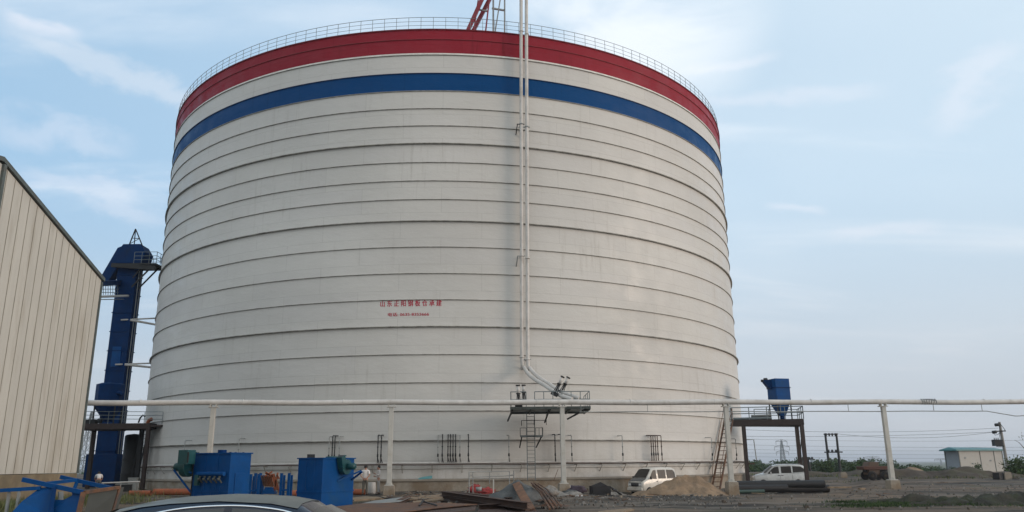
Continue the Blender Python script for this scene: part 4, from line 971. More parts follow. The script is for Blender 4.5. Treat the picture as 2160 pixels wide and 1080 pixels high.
# old microvan
van_st = [(-1.78, .42, .80, .84, .62, .66, .60), (-1.70, .25, .88, .93, .70, .73, .66), (-1.35, .22, .98, 1.08, .72, .745, .68), (-.72, .22, 1.03, 1.74, .73, .75, .62), (-.45, .22, 1.04, 1.82, .73, .75, .62), (.4, .22, 1.05, 1.85, .73, .75, .62), (1.4, .22, 1.05, 1.82, .73, .75, .62), (1.62, .22, 1.05, 1.74, .73, .745, .61), (1.74, .30, 1.0, 1.35, .70, .72, .62), (1.78, .4, .8, .9, .66, .68, .6)]
def van_extra(t, sy, S):
    n = 5
    vs = []
    for k in range(7):
        f = k / 6; x = -1.735 + f * .40; z = S(x, 3) + .045
        for yy in (-.66, -.35, 0, .35, .66): vs.append(Vector((x, yy, z - (.02 if abs(yy) > .6 else 0))))
    MB().add(vs, [(i * 5 + k, i * 5 + k + 1, (i + 1) * 5 + k + 1, (i + 1) * 5 + k) for i in range(6) for k in range(4)], 0, True).prism([Vector((-1.775, a, b)) for a, b in ((-.58, .62), (.58, .62), (.6, .86), (-.6, .86))], (-.02, 0, 0)).build('bonnet', M_VANG, t)
    MB().box((-1.80, 0, .42), (.12, 1.38, .2)).build('bumper', M_VANW, t, .03)
    MB().box((-1.80, 0, .66), (.05, .6, .12)).build('grille', M_BLACK, t)
    for s_ in (1, -1):
        MB().box((-1.77, s_ * .50, .72), (.08, .26, .16)).build('headlight', M_LAMPC, t, .02)
        MB().box((-1.05, s_ * .84, 1.16), (.08, .12, .2)).bar((-1.02, s_ * .72, 1.1), (-1.04, s_ * .84, 1.12), .03).build('wing_mirror', M_BLACK, t, .01)
        MB().box((1.77, s_ * .6, .95), (.05, .12, .3)).build('tail_light', M_LAMPR, t)
        for x in (-.28, .62): MB().bar((x, s_ * (sy(x, .5) + .004), .35), (x, s_ * (sy(x, .5) + .004), 1.0), .012, .012).build('door_seam', M_DARK, t)
        MB().box((-.36, s_ * .757, .90), (.14, .02, .03)).box((.5, s_ * .757, .90), (.14, .02, .03)).build('door_handle', M_DARK, t)
vx = at(1377, 1000, 57.3)
vehicle('microvan', 'old white microvan with a grey bonnet parked behind the sand heap', 'van', (vx.x + .02, 57.6, -.44), R(37), van_st,
        [([(-1.02, 1.08), (-.36, 1.08)], [(-1.02, 1.16), (-.78, 1.5), (-.62, 1.66), (-.36, 1.68)]), ([(-.2, 1.10), (.58, 1.10)], [(-.2, 1.68), (.58, 1.69)]), ([(.70, 1.10), (1.56, 1.12)], [(.70, 1.69), (1.38, 1.67), (1.56, 1.5)])],
        [(-1.30, 1.13, .62, -.76, 1.70, .54), (1.72, 1.12, .56, 1.64, 1.6, .5)], {'body': M_VANW, 'glass': M_GLASSV}, [(-1.15, .28), (1.2, .28)], van_extra)
# white multi purpose van, side on
mpv_st = [(-2.3, .35, .66, .70, .66, .70, .6), (-2.2, .22, .80, .86, .76, .80, .68), (-1.75, .20, .92, 1.02, .80, .83, .70), (-1.3, .20, .98, 1.12, .82, .85, .68), (-.55, .20, 1.02, 1.74, .82, .85, .64), (-.1, .20, 1.04, 1.84, .82, .85, .66), (.9, .20, 1.06, 1.86, .82, .85, .66), (1.8, .20, 1.08, 1.82, .82, .85, .66), (2.08, .20, 1.08, 1.72, .82, .84, .66), (2.24, .28, 1.04, 1.25, .80, .82, .68), (2.3, .36, .8, .95, .76, .78, .66)]
def mpv_extra(t, sy, S):
    for s_ in (1, -1):
        MB().box((-2.12, s_ * .62, .76), (.2, .34, .16)).build('headlight', M_LAMPC, t, .03); MB().box((2.22, s_ * .74, 1.0), (.14, .2, .3)).build('tail_light', M_LAMPR, t, .03)
        MB().box((-.85, s_ * .96, 1.16), (.12, .18, .18)).build('wing_mirror', M_VAN2, t, .03)
        for x in (-.02, 1.0): MB().bar((x, s_ * (sy(x, .5) + .004), .3), (x, s_ * (sy(x, .5) + .004), 1.0), .014, .014).build('door_seam', M_DARK, t)
        MB().box((-.14, s_ * .862, .94), (.2, .02, .045)).box((.14, s_ * .862, .94), (.2, .02, .045)).build('door_handle', M_DARK, t)
        MB().bar((.95, s_ * .868, 1.13), (2.0, s_ * .862, 1.15), .02, .02).build('sliding_rail', M_DARK, t)
        MB().bar((-.1, s_ * .55, 1.91), (1.8, s_ * .55, 1.90), .04).build('roof_rail', M_GALV, t)
    MB().box((-2.3, 0, .42), (.12, 1.5, .26)).build('bumper', M_VAN2, t, .03)
mx_ = at(1642, 1000, 72.2)
vehicle('white_minivan', 'clean white minivan parked side on under the right platform', 'van', (mx_.x, 72.2, -.37), R(-6), mpv_st,
        [([(-1.05, 1.08), (-.1, 1.10)], [(-1.05, 1.14), (-.75, 1.42), (-.45, 1.64), (-.1, 1.68)]), ([(.08, 1.12), (.95, 1.13)], [(.08, 1.69), (.95, 1.71)]), ([(1.07, 1.17), (2.05, 1.22)], [(1.07, 1.71), (1.78, 1.68), (2.05, 1.48)])],
        [(-1.28, 1.17, .66, -.58, 1.70, .56), (2.18, 1.3, .6, 2.09, 1.65, .56)], {'body': M_VAN2, 'glass': M_GLASSV}, [(-1.5, .31), (1.45, .31)], mpv_extra)

# ------------------------------------------------------------------ people
def skin_mesh(name, chains, m, parent, sub=2):
    """chains: list of paths [(pos, rx, ry)...]; the first point of a later chain may be the key of an existing point"""
    me = bpy.data.meshes.new(name); vs = []; es = []; rad = []; idx = {}
    for ch in chains:
        prev = None
        for p, r in ch:
            key = tuple(round(c_, 4) for c_ in p)
            if key not in idx: idx[key] = len(vs); vs.append(key); rad.append(r)
            i = idx[key]
            if prev is not None: es.append((prev, i))
            prev = i
    me.from_pydata(vs, es, []); o = bpy.data.objects.new(name, me); col.objects.link(o); me.materials.append(m)
    md = o.modifiers.new('skin', 'SKIN'); md.use_smooth_shade = True
    if not me.skin_vertices: me.attributes
    for i, sv in enumerate(me.skin_vertices[0].data): 
        r = rad[i]; sv.radius = (r, r) if not isinstance(r, tuple) else r; sv.use_root = (i == 0)
    s_ = o.modifiers.new('sub', 'SUBSURF'); s_.levels = sub; s_.render_levels = sub
    dg = bpy.context.evaluated_depsgraph_get(); me2 = bpy.data.meshes.new_from_object(o.evaluated_get(dg))
    bpy.data.objects.remove(o); o = bpy.data.objects.new(name, me2); col.objects.link(o)
    if len(me2.materials) == 0: me2.materials.append(m)
    if parent: o.parent = parent
    return o
def person(label, loc, rz, J, shirt, trous, short=True, s=1.0):
    """J: joint positions, standing figure facing -y; local metres"""
    t = thing('person', loc, label, 'person')
    V = {k: Vector(v) for k, v in J.items()}
    def T(k): return tuple(V[k])
    def L(a, b, f): return tuple(V[a].lerp(V[b], f))
    ch = [[(T('pelvis'), (.13, .10)), (T('waist'), (.12, .085)), (T('chest'), (.15, .10)), (T('neck0'), (.085, .07)), (T('neck1'), (.052, .052)), (T('head0'), (.075, .085)), (T('head1'), (.085, .10)), (T('head2'), (.06, .07))]]
    for sd_ in 'lr':
        ch.append([(T('neck0'), (.085, .07)), (T('sh' + sd_), .058), (L('sh' + sd_, 'el' + sd_, .5), .045), (T('el' + sd_), .036), (L('el' + sd_, 'wr' + sd_, .4), .036), (T('wr' + sd_), .024), (T('ha' + sd_), (.038, .02))])
        ch.append([(T('pelvis'), (.13, .10)), (T('hip' + sd_), .085), (L('hip' + sd_, 'kn' + sd_, .4), .078), (T('kn' + sd_), .052), (L('kn' + sd_, 'an' + sd_, .35), .055), (T('an' + sd_), .034), (T('to' + sd_), (.04, .028))])
        d = (V['ha' + sd_] - V['wr' + sd_]).normalized(); sdv = d.cross(Vector((0, 1, 0)));
        if sdv.length < .1: sdv = d.cross(Vector((1, 0, 0)))
        sdv.normalize(); cur = d.cross(sdv).normalized()
        for k, ln in enumerate((.062, .072, .068, .052)):
            b_ = V['ha' + sd_] + sdv * (.028 - .0187 * k) + d * .015; e_ = b_ + d * ln * .6 + cur * .01; f_ = e_ + d * ln * .35 + cur * .022
            ch.append([(T('ha' + sd_), (.038, .02)), (tuple(b_), .0085), (tuple(e_), .008), (tuple(f_), .007)])
        b_ = V['wr' + sd_].lerp(V['ha' + sd_], .4); e_ = b_ + sdv * .045 + d * .03; f_ = e_ + d * .035 + sdv * .008
        ch.append([(T('ha' + sd_), (.038, .02)), (tuple(e_), .0095), (tuple(f_), .008)])
    fw = Vector((0, -1, 0)) if 'face' not in V else V['face'].normalized()
    hd = V['head0'].lerp(V['head1'], .45)
    ch.append([(T('head1'), (.085, .10)), (tuple(hd + fw * .085), .022), (tuple(hd + fw * .108 - Vector((0, 0, .012))), .014)])
    skin_mesh('body', ch, M_SKIN, t, 1)
    # clothes
    sh = [[(T('pelvis'), (.150, .118)), (T('waist'), (.148, .11)), (T('chest'), (.172, .122)), (T('neck0'), (.105, .085))]]
    for sd_ in 'lr':
        c_ = [(T('neck0'), (.105, .085)), (T('sh' + sd_), .075), (L('sh' + sd_, 'el' + sd_, .5), .066)]
        c_ += [(L('sh' + sd_, 'el' + sd_, .75), .064)] if short else [(T('el' + sd_), .055), (L('el' + sd_, 'wr' + sd_, .5), .046), (L('el' + sd_, 'wr' + sd_, .93), .038)]
        sh.append(c_)
    skin_mesh('shirt', sh, shirt, t, 2)
    tr = [[(tuple(V['pelvis'] + Vector((0, 0, .04))), (.148, .115)), (tuple(V['pelvis'] - Vector((0, 0, .03))), (.145, .115))]]
    for sd_ in 'lr': tr.append([(tuple(V['pelvis'] - Vector((0, 0, .03))), (.145, .115)), (T('hip' + sd_), .105), (L('hip' + sd_, 'kn' + sd_, .5), .092), (T('kn' + sd_), .076), (L('kn' + sd_, 'an' + sd_, .5), .068), (L('kn' + sd_, 'an' + sd_, .95), .066)])
    skin_mesh('trousers', tr, trous, t, 2)
    for sd_ in 'lr':
        a_, b_ = V['an' + sd_], V['to' + sd_]; d = (b_ - a_); d.z = 0; d.normalize(); lo = min(a_.z, b_.z) - .045
        A_ = Vector((a_.x, a_.y, 0)) - d * .06; mb = MB(); sd2 = Vector((-d.y, d.x, 0)); rg = []
        for f, w_, h in ((0, .03, .07), (.03, .042, .09), (.12, .044, .085), (.2, .05, .055), (.265, .04, .04), (.285, .02, .03)):
            c_ = A_ + d * f; rg.append([c_ + sd2 * x * w_ + Vector((0, 0, max(0.0, lo) + z * h)) for x, z in ((-1, 0), (1, 0), (1, .6), (.6, 1), (-.6, 1), (-1, .6))])
        o = MB().loft(rg); me_o = o.build('shoe', M_SHOE); me_o.parent = t
    hr = MB(); c_ = V['head1'] + Vector((0, 0, .02)) - fw * .018; vs = []; n, mN = 16, 9
    for j in range(mN):
        ph = math.pi * .62 * j / (mN - 1)
        for k in range(n):
            th = 2 * math.pi * k / n; d = Vector((math.sin(ph) * math.cos(th), math.sin(ph) * math.sin(th), math.cos(ph)))
            fr = d.dot(fw); r = .112 + .006 * noise3(d.x * 6, d.y * 6, d.z * 6)
            if fr > .35 and ph > .9: r = .08
            vs.append(c_ + d * r)
    hr.add(vs, [(j * n + k, j * n + (k + 1) % n, (j + 1) * n + (k + 1) % n, (j + 1) * n + k) for j in range(mN - 1) for k in range(n)], 0, True)
    o = hr.build('hair', M_HAIR); o.parent = t
    sd3 = fw.cross(Vector((0, 0, 1)))
    for s_ in (-1, 1):
        o = MB().lathe([(.001, -.012), (.010, -.006), (.010, .006), (.001, .012)], hd + Vector((0, 0, .035)) + fw * .088 + sd3 * s_ * .032, 8, axis=fw).build('eye', M_HAIR); o.parent = t
        o = MB().loft([[hd + sd3 * s_ * (.085 + a) + Vector((0, 0, .02 + z)) + fw * y for z, y in ((.03, 0), (.015, -.018), (-.02, -.01), (-.028, .006), (0, .01))] for a in (0, .014)]).build('ear', M_SKIN); o.parent = t
    o = MB().box(hd + fw * .088 - Vector((0, 0, .042)), (.04 + .01 * abs(fw.y), .04, .008)).build('mouth', mat('lips', (.25, .09, .08), .6)); o.parent = t
    t.rotation_euler = (0, 0, rz); t.scale = (s,) * 3
    return t
J1 = dict(pelvis=(0, 0, .93), waist=(0, -.01, 1.08), chest=(0, .0, 1.27), neck0=(0, .01, 1.42), neck1=(0, .0, 1.49), head0=(0, -.012, 1.53), head1=(0, -.02, 1.60), head2=(0, -.01, 1.665),
          shl=(.19, .015, 1.385), ell=(.265, .10, 1.12), wrl=(.085, .185, .93), hal=(.02, .20, .90), shr=(-.19, .015, 1.385), elr=(-.265, .10, 1.12), wrr=(-.085, .175, .95), har=(-.02, .185, .915),
          hipl=(.09, 0, .87), knl=(.105, -.02, .48), anl=(.13, .02, .07), tol=(.14, -.13, .035), hipr=(-.09, 0, .87), knr=(-.105, -.02, .48), anr=(-.125, .02, .07), tor=(-.14, -.13, .035))
pl1 = atx(769.5, 1043, 49.0, 0)
person('man in white shirt and dark trousers, back turned, hands clasped behind', pl1, R(178), J1, M_SHIRTW, M_TROUS)
J2 = dict(J1); J2.update(ell=(.27, .02, 1.13), wrl=(.18, -.20, 1.20), hal=(.12, -.27, 1.25), elr=(-.25, .05, 1.12), wrr=(-.16, -.16, 1.05), har=(-.10, -.24, 1.07), knl=(.09, -.03, .48), knr=(-.10, .05, .48), anr=(-.12, .10, .07), tor=(-.12, -.04, .035))
pl2 = atx(797.5, 1041, 50.0, 0)
person('man in pale grey clothes standing sideways, forearm raised to chest', pl2, R(-72), J2, M_SHIRTG, M_TROUSG, False, .985)
J3 = dict(J1)
J3.update(waist=(0, -.08, 1.05), chest=(0, -.22, 1.17), neck0=(0, -.36, 1.24), neck1=(0, -.43, 1.27), head0=(0, -.47, 1.29), head1=(0, -.52, 1.34), head2=(0, -.55, 1.40), shl=(.19, -.32, 1.21), ell=(.24, -.40, .95), wrl=(.16, -.52, .78), hal=(.14, -.56, .70), shr=(-.19, -.32, 1.21), elr=(-.24, -.40, .95), wrr=(-.16, -.52, .80), har=(-.14, -.56, .72), face=(0, -.8, -.5))
pl3 = atx(205, 1040, 58, 0)
person('person in white shirt stooping beside the blue elevator foot', pl3, R(-150), J3, M_SHIRTW, M_TROUS, True, .98)

# ------------------------------------------------------------------ heaps
def heap(name, label, c, rx, ry, h, m, seed=0, peaks=((0, 0, 1, 1),), rough=.12, kind=None, cat='heap', fl=1.3):
    vs = []; n = 56; mN = 18; c = Vector(c)
    for j in range(mN + 1):
        for k in range(n):
            a = 2 * math.pi * k / n; r = j / mN
            x, y = math.cos(a) * r, math.sin(a) * r
            z = 0
            for px_, py_, s_, hh in peaks:
                d = math.hypot(x - px_, y - py_) / s_; z = max(z, hh * max(0, 1 - d) ** fl)
            edge = 1 - sm(.75, 1.0, r)
            nz = noise3(x * 2.2 + seed, y * 2.2, seed) * rough + noise3(x * 7 + seed, y * 7, seed) * rough * .4
            wob = 1 + .12 * noise3(math.cos(a) * 1.5 + seed, math.sin(a) * 1.5, 2)
            X, Y_ = c.x + x * rx * wob, c.y + y * ry * wob
            vs.append(Vector((X, Y_, ground(X, Y_) - .12 + (z * h + .12) * (edge if r > .75 else 1) + nz * h * edge)))
    fs = [(j * n + k, j * n + (k + 1) % n, (j + 1) * n + (k + 1) % n, (j + 1) * n + k) for j in range(mN) for k in range(n)]
    o = MB().add(vs, fs, 0, True).build(name, m); recentre(o, (c.x, c.y, ground(c.x, c.y)))
    return tag(o, label, cat, None, kind)
sg = ground(10, 51)
sc_ = atx(1432, 1040, 51.5, 0)
heap('sand_heap', 'long heap of brown sand in front of the microvan', sc_ + Vector((.15, 0, 0)), 3.6, 2.1, 1.34, M_SAND, 3, ((-.05, 0, .7, 1.0), (.3, .05, .8, .9), (-.40, -.1, .66, .6), (.1, .1, .6, .95)), .22)
ga = atx(1088, 1050, 38.4, 0)
heap('ash_heap', 'cone of grey ash with rusty beams leaning on it', ga, 1.9, 1.5, 1.02, M_ASH, 11, ((.05, 0, 1.0, 1.0),), .08, fl=1.1)
heap('rubble_heap', 'low pale rubble heap right of the rusty scrap', atx(1178, 1042, 46, 0), 1.7, 1.3, .55, M_RUB, 5, ((-.3, 0, .7, 1.0), (.4, 0, .6, .45)), .3)
heap('slurry_heap', 'low grey patch of spilled mortar before the microvan', atx(1310, 1037, 50.5, 0), 2.2, 1.5, .28, M_RUB, 8, ((0, 0, 1, .7),), .5)
heap('soil_mound', 'low brown soil mound below the hut', atx(1985, 1012, 84, 0), 9.5, 4, 1.15, M_MUD, 21, ((-.5, 0, .8, .8), (.25, 0, .8, .9), (.7, 0, .5, .7)), .35)
heap('soil_mound', 'long grassy soil mound behind the right pipeline post', atx(1800, 1004, 100, 0), 10.5, 4, .95, M_MUD, 25, ((-.6, 0, .7, .8), (.1, 0, .8, .7), (.6, 0, .6, .9)), .35)
heap('soil_mound', 'pale earth bank just right of the pipeline post', atx(1915, 1003, 98, 0), 4.6, 3, 1.0, M_SAND, 29, ((0, 0, .9, .9),), .3)
heap('weedy_mound', 'dark weedy hummock in the right foreground', atx(1975, 1066, 34, 0), 3.3, 1.6, .26, M_WEED, 41, ((-.3, 0, .6, .9), (.4, 0, .6, .8)), 1.3)
heap('weedy_mound', 'overgrown hummock at the lower right corner', atx(2150, 1060, 33, 0), 2.9, 2.0, .42, M_WEED, 44, ((0, 0, 1, 1),), .8)

# scattered stones and clods as uncountable litter
def litter():
    m = MB(); rnd = random.Random(5)
    for k in range(2600):
        if k < 1500: Y_ = rnd.uniform(30, 62); px_ = rnd.uniform(560, 2160)
        else: Y_ = rnd.uniform(34, 58); px_ = rnd.uniform(880, 1560)
        x = ray(px_, 1040)[0] * Y_; s_ = rnd.uniform(.012, .045) * (2.2 if rnd.random() < .04 else 1); g = ground(x, Y_) + .02
        if (Vector((x, Y_, 0)) - TC).length < TR + .5: continue
        vs = [Vector((x + rnd.uniform(-s_, s_) * 1.4, Y_ + rnd.uniform(-s_, s_), g + (s_ * rnd.uniform(.2, 1.1) if q < 4 else -.03))) for q in range(7)]
        vs = [Vector((x + a * s_ * rnd.uniform(.6, 1.3), Y_ + b * s_ * rnd.uniform(.6, 1.3), g + c_)) for a, b, c_ in ((-1, -1, -.04), (1, -1, -.04), (1, 1, -.04), (-1, 1, -.04))] + [Vector((x + a * s_ * rnd.uniform(.3, .8), Y_ + b * s_ * rnd.uniform(.3, .8), g + s_ * rnd.uniform(.4, 1))) for a, b in ((-1, -1), (1, -1), (1, 1), (-1, 1))]
        m.add(vs, [(4, 5, 6, 7), (0, 1, 5, 4), (1, 2, 6, 5), (2, 3, 7, 6), (3, 0, 4, 7)], rnd.choice((0, 0, 1, 2)))
    o = m.build('stones', [M_RUB, M_MUD, M_ASH], fix=False); tag(o, 'stones and clods littering the dirt yard', 'stones', None, 'stuff')
litter()
def sticks():
    m = MB(); rnd = random.Random(19)
    for k in range(330):
        if k < 230: px_ = rnd.uniform(820, 1330); Y_ = rnd.uniform(38, 53)
        else: px_ = rnd.uniform(1330, 2050); Y_ = rnd.uniform(38, 70)
        x = ray(px_, 1040)[0] * Y_
        if (Vector((x, Y_, 0)) - TC).length < TR + 1.2: continue
        a = rnd.uniform(0, math.pi); L_ = rnd.uniform(.15, .9) * (1.6 if rnd.random() < .1 else 1); g = ground(x, Y_) + .05
        d = Vector((math.cos(a) * L_ / 2, math.sin(a) * L_ / 2, rnd.uniform(-.04, .06))); P = Vector((x, Y_, g))
        m.bar(P - d, P + d, rnd.uniform(.02, .10), rnd.uniform(.012, .04), rnd.choice((0, 1, 2, 3)))
    o = m.build('debris', [M_WOOD, M_RUST, M_RUB, M_DARK], fix=False); tag(o, 'broken sticks, rusty strips and scraps strewn over the dirt', 'debris', None, 'stuff')
sticks()
def grass_patch(label, spots, hgt, seed, mt):
    rnd = random.Random(seed); m = MB()
    for (px_, Y_, wx, wy, n) in spots:
        cx_0 = ray(px_, 1040)[0] * Y_
        for k in range(n):
            x = rnd.gauss(cx_0, wx); y = rnd.gauss(Y_, wy); g = ground(x, y) + .02; h = hgt * rnd.uniform(.3, 1.2) * (1.0 if noise3(x * .8, y * .8, seed) > -.05 else .35); a = rnd.uniform(0, math.pi); w_ = .014 * rnd.uniform(.6, 1.6) * max(1, Y_ / 45)
            d = Vector((math.cos(a) * w_, math.sin(a) * w_, 0)); l_ = Vector((rnd.uniform(-.4, .4) * h, rnd.uniform(-.4, .4) * h, h))
            P = Vector((x, y, g)); m.add([P - d, P + d, P + l_ * .6 + d * .6, P + l_, P + l_ * .6 - d * .6], [(0, 1, 2, 3, 4)], rnd.choice((0, 1)))
    o = m.build('grass', mt, fix=False); tag(o, label, 'grass', None, 'stuff'); return o
grass_patch('dark weeds growing on the hummocks at lower right', [(2150, 33, 1.2, 1.0, 5200), (1985, 34.2, 1.4, .7, 5200), (2060, 36, 1.6, .8, 1500), (1840, 32, .9, .4, 1200), (1790, 35, .5, .3, 500), (1900, 33, .8, .3, 900)], .12, 3, [M_LEAF[0], M_LEAF[1]])
grass_patch('dry grass and reeds along the warehouse foot', [(40, 35, 1.0, 1.8, 3000), (110, 40, 1.0, 1.6, 2200), (245, 41, 1.3, 1.2, 700), (190, 46, 1.6, 3, 1400)], .42, 4, [M_BRUSH, M_LEAF[2]])
grass_patch('rough grass growing over the far mounds', [(1800, 98, 5, 2, 900), (1985, 82, 5, 2.0, 900), (1740, 110, 10, 3, 900), (2080, 95, 6, 3, 900)], .30, 6, [M_BRUSH, M_LEAF[1]])

# ------------------------------------------------------------------ steelwork, pipes and scrap lying in the yard
def ibeam(mb, a, b, w_=.2, h=.22, roll=0, t_=.018):
    a, b = Vector(a), Vector(b); d = (b - a).normalized(); u_ = Vector((0, 0, 1)); s_ = d.cross(u_).normalized(); u2 = s_.cross(d)
    Rm = Matrix.Rotation(roll, 3, d); s_ = Rm @ s_; u2 = Rm @ u2
    for c0_, ww, hh in ((u2 * (h / 2 - t_ / 2), w_, t_), (-u2 * (h / 2 - t_ / 2), w_, t_), (Vector((0, 0, 0)), t_ * .8, h - 2 * t_)):
        vs = [p + c0_ + s_ * i * ww / 2 + u2 * j * hh / 2 for p in (a, b) for i, j in ((-1, -1), (1, -1), (1, 1), (-1, 1))]
        mb.add(vs, [(3, 2, 1, 0), (4, 5, 6, 7), (0, 1, 5, 4), (1, 2, 6, 5), (2, 3, 7, 6), (3, 0, 4, 7)])
    return mb
def lone(mb, name, mt, label, cat, group=None, bevel=0):
    o = mb.build(name, mt, None, bevel)
    zs = [v.z for v in mb.v]; c = Vector((sum(v.x for v in mb.v) / len(mb.v), sum(v.y for v in mb.v) / len(mb.v), min(zs)))
    return tag(recentre(o, c), label, cat, group)
def gat(px, py, z=0.0):
    """where the sight line through this pixel meets height z"""
    a, b = ray(px, py); Y_ = (z - EYE) / b; return Vector((a * Y_, Y_, z))
# big brown plates
def plate(z0, pts, th, **k): return MB().prism([gat(x, y, z0) for x, y in pts], (0, 0, -th))
lone(plate(.34, [(700, 1084), (700, 1069), (768, 1061.5), (900, 1059.5), (1007, 1063), (920, 1071), (822, 1083)], .025), 'steel_plate', M_RUST, 'large brown steel plate, topmost of the stack in front', 'plate', 'steel plates lying in the yard')
lone(plate(.27, [(735, 1086), (745, 1072), (1004, 1066.5), (1002, 1075), (930, 1083)], .03), 'steel_plate', M_RUSTD, 'dark steel plate right under the large brown one', 'plate', 'steel plates lying in the yard')
for k in range(2): lone(MB().bar(gat(800 + 95 * k, 1086 - 7 * k, .12), gat(820 + 130 * k, 1066, .12), .15, .22), 'timber_bearer', M_WOOD, ('left' if k == 0 else 'right') + ' timber bearer under the stacked plates', 'timber')
lone(plate(.16, [(744, 1066), (790, 1056), (856, 1047.5), (864, 1049), (845, 1057)], .03), 'steel_plate', M_GALV, 'narrow grey blue steel plate beside the right dust collector', 'plate', 'steel plates lying in the yard')
lone(ibeam(MB(), gat(843, 1058, .1), gat(864, 1049, .1), .3, .16), 'beam_offcut', M_RUST, 'short rusty channel offcut at the end of the grey plate', 'beam')
lone(plate(.05, [(860, 1054), (870, 1046), (938, 1042), (938, 1049)], .04).prism([gat(870, 1057, .1), gat(935, 1050, .1), gat(937, 1053, .1), gat(872, 1060, .1)], (0, 0, -.08)), 'pale_board', M_SAND, 'pale mud caked boards left of the long rusty beams', 'board')
# pick like tool on the plate
q1, q2, q3 = gat(884, 1067, .36), gat(893, 1061.5, .36), gat(921, 1068, .36)
lone(MB().tube([q1, q2 + Z * .1, q2 + Z * .02], [.03, .045, .03], 6).tube([q2 + Z * .06, q3 + Z * .03], .03, 6), 'wrecking_bar', M_DARK, 'dark hooked bar lying on the brown steel plate', 'tool')
bl = [((932, 1041), (1112, 1067), .30, 'topmost long dark rusty beam pointing at the ash heap'), ((934, 1049), (1108, 1073), .14, 'middle long dark rusty beam under the topmost one'), ((956, 1041.5), (1075, 1055), .14, 'farther short beam behind the long rusty beams'), ((1010, 1071), (1120, 1066), .12, 'low beam crossing the right end of the long ones')]
for (a, b, z, lb) in bl: lone(ibeam(MB(), gat(*a, z), gat(*b, z), .30, .24), 'steel_beam', M_RUSTD, lb, 'beam', 'rusty beams lying in the yard')
lone(plate(.06, [(1010, 1074), (1105, 1069), (1160, 1086), (1000, 1088)], .03), 'steel_plate', M_RUSTD, 'dark plate on the ground below the beam ends', 'plate', 'steel plates lying in the yard')
hpt = lambda px, py, Y_: at(px, py, Y_)
lone(ibeam(MB(), hpt(1089, 1021, 38.2), gat(1121, 1078, .05), .34, .12, .4), 'leaning_beam', mat('orange brown rust', (.21, .105, .06), .85, 0, .3, 3, .3, 25, dirt=(.10, .06, .04), dirt_amt=.6), 'wide orange rusty channel leaning down the ash heap', 'beam')  # lighter, more orange brown rust than the other scrap
lone(ibeam(MB(), hpt(1098, 1022, 38.3), gat(1112, 1070, .08), .14, .1, .2), 'leaning_beam', M_RUST, 'narrow brown beam beside the orange channel on the ash heap', 'beam')
for k, (a, b, lb) in enumerate((((1121, 1019), (1168, 1072), 'upper'), ((1124, 1024), (1160, 1074), 'middle'), ((1130, 1021), (1175, 1068), 'lower'))):
    A_, B_ = hpt(*a, 40.5 - k * .3), gat(*b, .12); mid_ = A_.lerp(B_, .5) + Z * .12
    lone(MB().tube([A_, mid_, B_], .045, 6).tube([A_ + Vector((.12, 0, .02)), mid_ + Vector((.1, 0, .06)), B_ + Vector((.15, 0, 0))], .03, 6), 'rebar_bundle', M_RUST, lb + ' rusty bar pair sloping right off the ash heap', 'scrap', 'rusty bars leaning right of the ash heap')
for k, (px_, py_, lb) in enumerate(((1165, 1071, 'crumpled brown scrap sheet at the foot of the bars'), (1140, 1060, 'torn rusty scrap sheet between bars and beam'))):
    c = gat(px_, py_, 0); rnd = random.Random(k + 4); m = MB(); vs = []
    for j in range(7):
        for i in range(9): vs.append(c + Vector(((i - 4) * .17, (j - 3) * .13, .06 + .22 * abs(noise3(i * .5 + k * 9, j * .5, 1)) * (1 - abs(i - 4) / 6))))
    m.add(vs, [(j * 9 + i, j * 9 + i + 1, (j + 1) * 9 + i + 1, (j + 1) * 9 + i) for j in range(6) for i in range(8)]); lone(m, 'scrap_sheet', M_RUST, lb, 'scrap')
# crossing orange plank at the very bottom
lone(plate(.05, [(1262, 1078), (1330, 1072), (1338, 1074), (1300, 1082), (1262, 1083)], .05), 'clay_slab', M_SAND, 'flat sandy slab at the bottom edge of the picture', 'slab')
# open black box and hoses
bxp = gat(1266, 1044, ground(5.2, 47)); g5 = bxp.z
bb = thing('black_skip', bxp, 'open black metal tub with bent bars at its right', 'tub'); w5, d5, h5 = 1.05, .9, .5
for c, d in (((0, -d5 / 2, h5 / 2), (w5, .04, h5)), ((0, d5 / 2, h5 / 2), (w5, .04, h5)), ((-w5 / 2, 0, h5 / 2), (.04, d5 - .05, h5 - .004)), ((w5 / 2, 0, h5 / 2), (.04, d5 - .05, h5 - .004)), ((0, 0, .03), (w5 - .05, d5 - .05, .04))):
    MB().box(bxp + Matrix.Rotation(.12, 3, 'Z') @ Vector(c), d, .12).build('side' if c[2] > .05 else 'bottom', M_BLACK, bb)
MB().prism([bxp + Vector((-.5, .45, .5)), bxp + Vector((.1, .5, .72)), bxp + Vector((.5, .45, .5))], (0, .05, 0)).build('lid_flap', M_BLACK, bb)
for k in range(2): lone(MB().tube([gat(1288 + k * 4, 1028 + k * 4, .4), gat(1299 + k * 3, 1034 + 3 * k, .2), gat(1308 + 3 * k, 1043, 0)], .05, 8), 'bent_bar', M_BLACK, ('upper' if k == 0 else 'lower') + ' black bar sloping off the black tub', 'bar')
